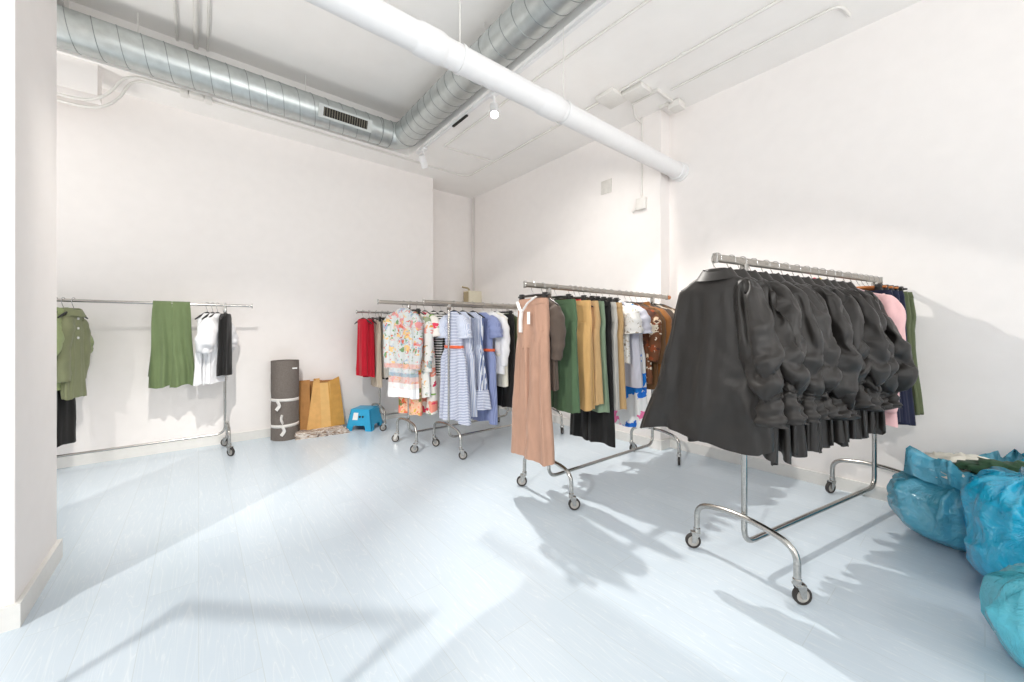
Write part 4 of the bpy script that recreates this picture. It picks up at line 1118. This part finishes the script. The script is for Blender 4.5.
# ------------------------------------------------------------------ blue plastic bags
def bag(label, loc, size, mat, seed, rz=0.0, neck=None, open_top=None, sag=1.0, seg=120, rows=80):
    """heap-shaped plastic sack, flat underneath, crumpled with sharp folds; neck = (dx, dy, z) pulls its mouth over"""
    t = thing('plastic_bag', label, 'bag', loc, rz, 'blue plastic sacks by the right wall')
    a, b_, h = size
    o = Vector((seed * 3.1, seed * 1.7, seed * .9))
    rs = []
    for i in range(rows + 1):
        u = i / rows
        ph = -PI / 2 + PI * u * (.86 if open_top else .985)
        rr = math.cos(ph) ** .62 if math.cos(ph) > 0 else 0
        zz = (math.sin(ph) + 1) / 2
        ring = []
        for j in range(seg):
            th = 2 * PI * j / seg
            q = 1 + .12 * math.cos(2 * th + seed) + .07 * math.cos(3 * th + 2 * seed)
            p = Vector((math.cos(th) * rr * q, math.sin(th) * rr * q, zz))
            big = noise.noise(p * 1.6 + o) * .20
            # long folds that climb to the mouth, sharpened
            w = Vector((math.cos(th) * 2.6, math.sin(th) * 2.6, zz * .9)) + o
            f1 = 1 - abs(noise.noise(w)) * 2
            f2 = 1 - abs(noise.noise(Vector((w.x * 2.1, w.y * 2.1, zz * 3.4)) + o * 2)) * 2
            f3 = noise.noise(p * 9 + o) * .5
            d = big + (.10 * f1 ** 3 + .05 * f2 ** 2 + .022 * f3 - .07) * (.35 + .9 * min(1, zz * 1.6))
            p2 = Vector((p.x * a * (1 + d), p.y * b_ * (1 + d), max(.0, (p.z + .55 * d * (zz > .06)) * h)))
            if neck:
                k = max(0, (zz - .55) / .45) ** 1.5
                p2 += Vector((neck[0], neck[1], neck[2])) * k
            p2.z *= 1 - .12 * (1 - sag)
            p2.z = max(p2.z, .002)
            ring.append(p2)
        rs.append(ring)
    MB().rings(rs, True, True, not open_top).build('sack', mat, t, angle=180)
    settle(t.children[0], lambda i, c: 1.0 if c.z < .03 else 0.0, -.24, .10, .075, 30, .3)
    if open_top:
        # flared mouth with a rolled rim standing up from the last ring
        top_ = rs[-1]
        cc = sum((p for p in top_), Vector()) / seg
        lip = []
        for k, (sx, dz) in enumerate(((1.0, 0), (1.06, .04), (1.13, .09), (1.17, .13), (1.22, .12), (1.25, .07), (1.25, .02))):
            ring = []
            for j, p in enumerate(top_):
                th = 2 * PI * j / seg
                r_ = 1 + .05 * math.sin(3 * th + seed) * k * .3 + .10 * noise.noise(Vector((math.cos(th) * 3, math.sin(th) * 3, k * .4)) + o)
                q = cc + (p - cc) * sx * r_
                q.z = p.z + dz * open_top * (1 + .45 * math.sin(2 * th + seed * 1.3) + .25 * noise.noise(Vector((math.cos(th) * 4, math.sin(th) * 4, 1)) + o))
                ring.append(q)
            lip.append(ring)
        settle(MB().rings(lip).build('mouth', mat, t, angle=180), ends(seg, 6, .1), -.12, .2, .2, 30, .4)
    return t

def rumple(name, label, cat, loc, size, mat, seed, rz=0):
    o = Vector((seed, seed * 2, seed * 3)); rs = []
    for i in range(21):
        ph = -PI / 2 + PI * i / 20
        ring = []
        for j in range(48):
            th = 2 * PI * j / 48
            p = Vector((math.cos(ph) * math.cos(th), math.cos(ph) * math.sin(th), math.sin(ph)))
            k = 1 + .35 * (1 - 2 * abs(noise.noise(Vector((p.x * .8, p.y * 3.2, p.z * 3.2)) + o))) - .15 + .12 * noise.noise(p * 6 + o)
            ring.append((p.x * size[0] * k, p.y * size[1] * k, p.z * size[2] * k))
        rs.append(ring)
    ob = MB().rings(rs, True, True, True).build(name, mat, None, angle=180)
    ob.location = loc; ob.rotation_euler = (0, 0, rz)
    return tag(ob, label, cat)

bag('slumped open blue plastic sack nearest the far rack wheel by the wall', (3.60, .04, 0), (.33, .33, .40), M['bag'], 3, 0.2, None, .9)
bag('bulging bright blue plastic sack in the middle of the heap', (3.16, -.20, 0), (.33, .33, .58), M['bag2'], 7, .5, (.0, .06, .0), None)
bag('turquoise plastic sack nearest the camera cut by the picture edge', (2.45, -.235, 0), (.20, .22, .42), M['bag3'], 12, 1.1, (-.03, .04, .02), None)
bag('small blue plastic sack sitting behind the green cloth against the wall', (3.74, -.36, 0), (.18, .24, .62), M['bag2'], 17, .3, None, None)
rumple('white_cloth', 'cream folded cloth inside the mouth of the open blue sack', 'cloth', (3.62, .08, .44), (.20, .18, .08), M['ivory'], 2.3)
rumple('green_cloth', 'dark green rolled cloth on top of the blue sacks', 'cloth', (3.50, -.10, .50), (.09, .20, .06), cloth('dark_green_cloth', (52, 84, 60)), 5.1, .3)

# ------------------------------------------------------------------ more racks behind the camera, in the lamp's way
make_rack('bare', 'short bare steel rack standing behind the camera', (-2.06, 1.06), (-1.62, .65), 1.60, .02, .03, foot=.2)
make_rack('spare', 'steel rack behind the camera hung with dark trousers', (-1.335, .56), (-1.27, -.75), 1.65, .26, .1, foot=.2)
for i in range(14):
    put(trousers, 'spare', .02 + i * .095, 'clip', ORD[i] + ' spare black trousers', .0, name='black_trousers', label=ORD[i] + ' black trousers on the rack behind the camera', group='trousers behind the camera', mat=M['black'], W=.2, hemw=.13, L=.9 + .05 * (i % 3), th=.07)

settle_all()

# ------------------------------------------------------------------ camera
cd = bpy.data.cameras.new('camera'); cam = bpy.data.objects.new('camera', cd); COL.objects.link(cam)
cd.sensor_width = 36; cd.lens = 385 / 1024 * 36; cd.shift_y = -(341 - 329) / 1024
cd.clip_start = 0.05
cam.location = (0, 0, 1.3); cam.rotation_euler = (PI / 2, 0, math.atan(473 / 385) - PI / 2)
scn.camera = cam

# ------------------------------------------------------------------ light
W_ = bpy.data.worlds.new('daylight'); scn.world = W_; W_.use_nodes = True
bg = W_.node_tree.nodes['Background']; bg.inputs['Color'].default_value = (.95, .98, 1, 1); bg.inputs['Strength'].default_value = 1.9

def spot(name, loc, aim, power, size, blend, radius=.035, col=(1, .96, .9)):
    l = bpy.data.lights.new(name, 'SPOT'); l.energy = power; l.spot_size = math.radians(size); l.spot_blend = blend; l.shadow_soft_size = radius; l.color = col
    o = bpy.data.objects.new(name, l); COL.objects.link(o); o.location = loc
    o.rotation_euler = (Vector(aim) - Vector(loc)).to_track_quat('-Z', 'Y').to_euler()
    return o
def fill_point(name, loc, power, radius=.1, col=(1, .97, .93)):
    l = bpy.data.lights.new(name, 'POINT'); l.energy = power; l.shadow_soft_size = radius; l.color = col
    o = bpy.data.objects.new(name, l); COL.objects.link(o); o.location = loc
    return o
d1 = (Vector((2.9, .7, 0)) - Vector(S1)).normalized()
spot('track_light', Vector(S1) + d1 * .1, (2.9, .9, 0), 300, 80, .55, .03)
spot('wall_washer', (2.262, 2.2, 3.5), (3.85, 3.0, 1.7), 70, 80, 1.0, .06)
spot('left_wall_light', (-.15, 2.3, 3.5), (0.45, 4.6, .0), 400, 62, 1.0, .03)
spot('front_room_light', (-4.5, -.52, 3.55), (.2, 2.2, 0), 900, 64, .9, .03)
spot('added_ceiling_fill', (.9, -1.6, 1.5), (1.3, 1.4, 4.1), 165, 130, 1.0, .25)  # added unseen fill aimed upward, only to brighten the ceiling
spot('added_ceiling_fill_behind_pillar', (-2.4, 4.0, 1.5), (-.6, 4.0, 4.1), 130, 140, 1.0, .25)  # second added fill, hidden by the pillar, lifts the far ceiling
fill_point('added_room_fill', (-2.2, -2.0, 1.9), 60, .35)  # added soft point light out of view, fills ceiling and walls
fill_point('added_bag_highlight_fill', (2.1, -2.2, 2.5), 45, .07)  # added out-of-view fill, small radius for sharp highlights on the sacks
scn.view_settings.view_transform = 'Standard'; scn.view_settings.look = 'None'
scn.view_settings.exposure = 0.05; scn.view_settings.gamma = 1.0
scn.view_settings.use_curve_mapping = False
scn.cycles.use_denoising = True
scn.cycles.max_bounces = 10; scn.cycles.diffuse_bounces = 6; scn.cycles.glossy_bounces = 4
scn.cycles.sample_clamp_indirect = 8.0
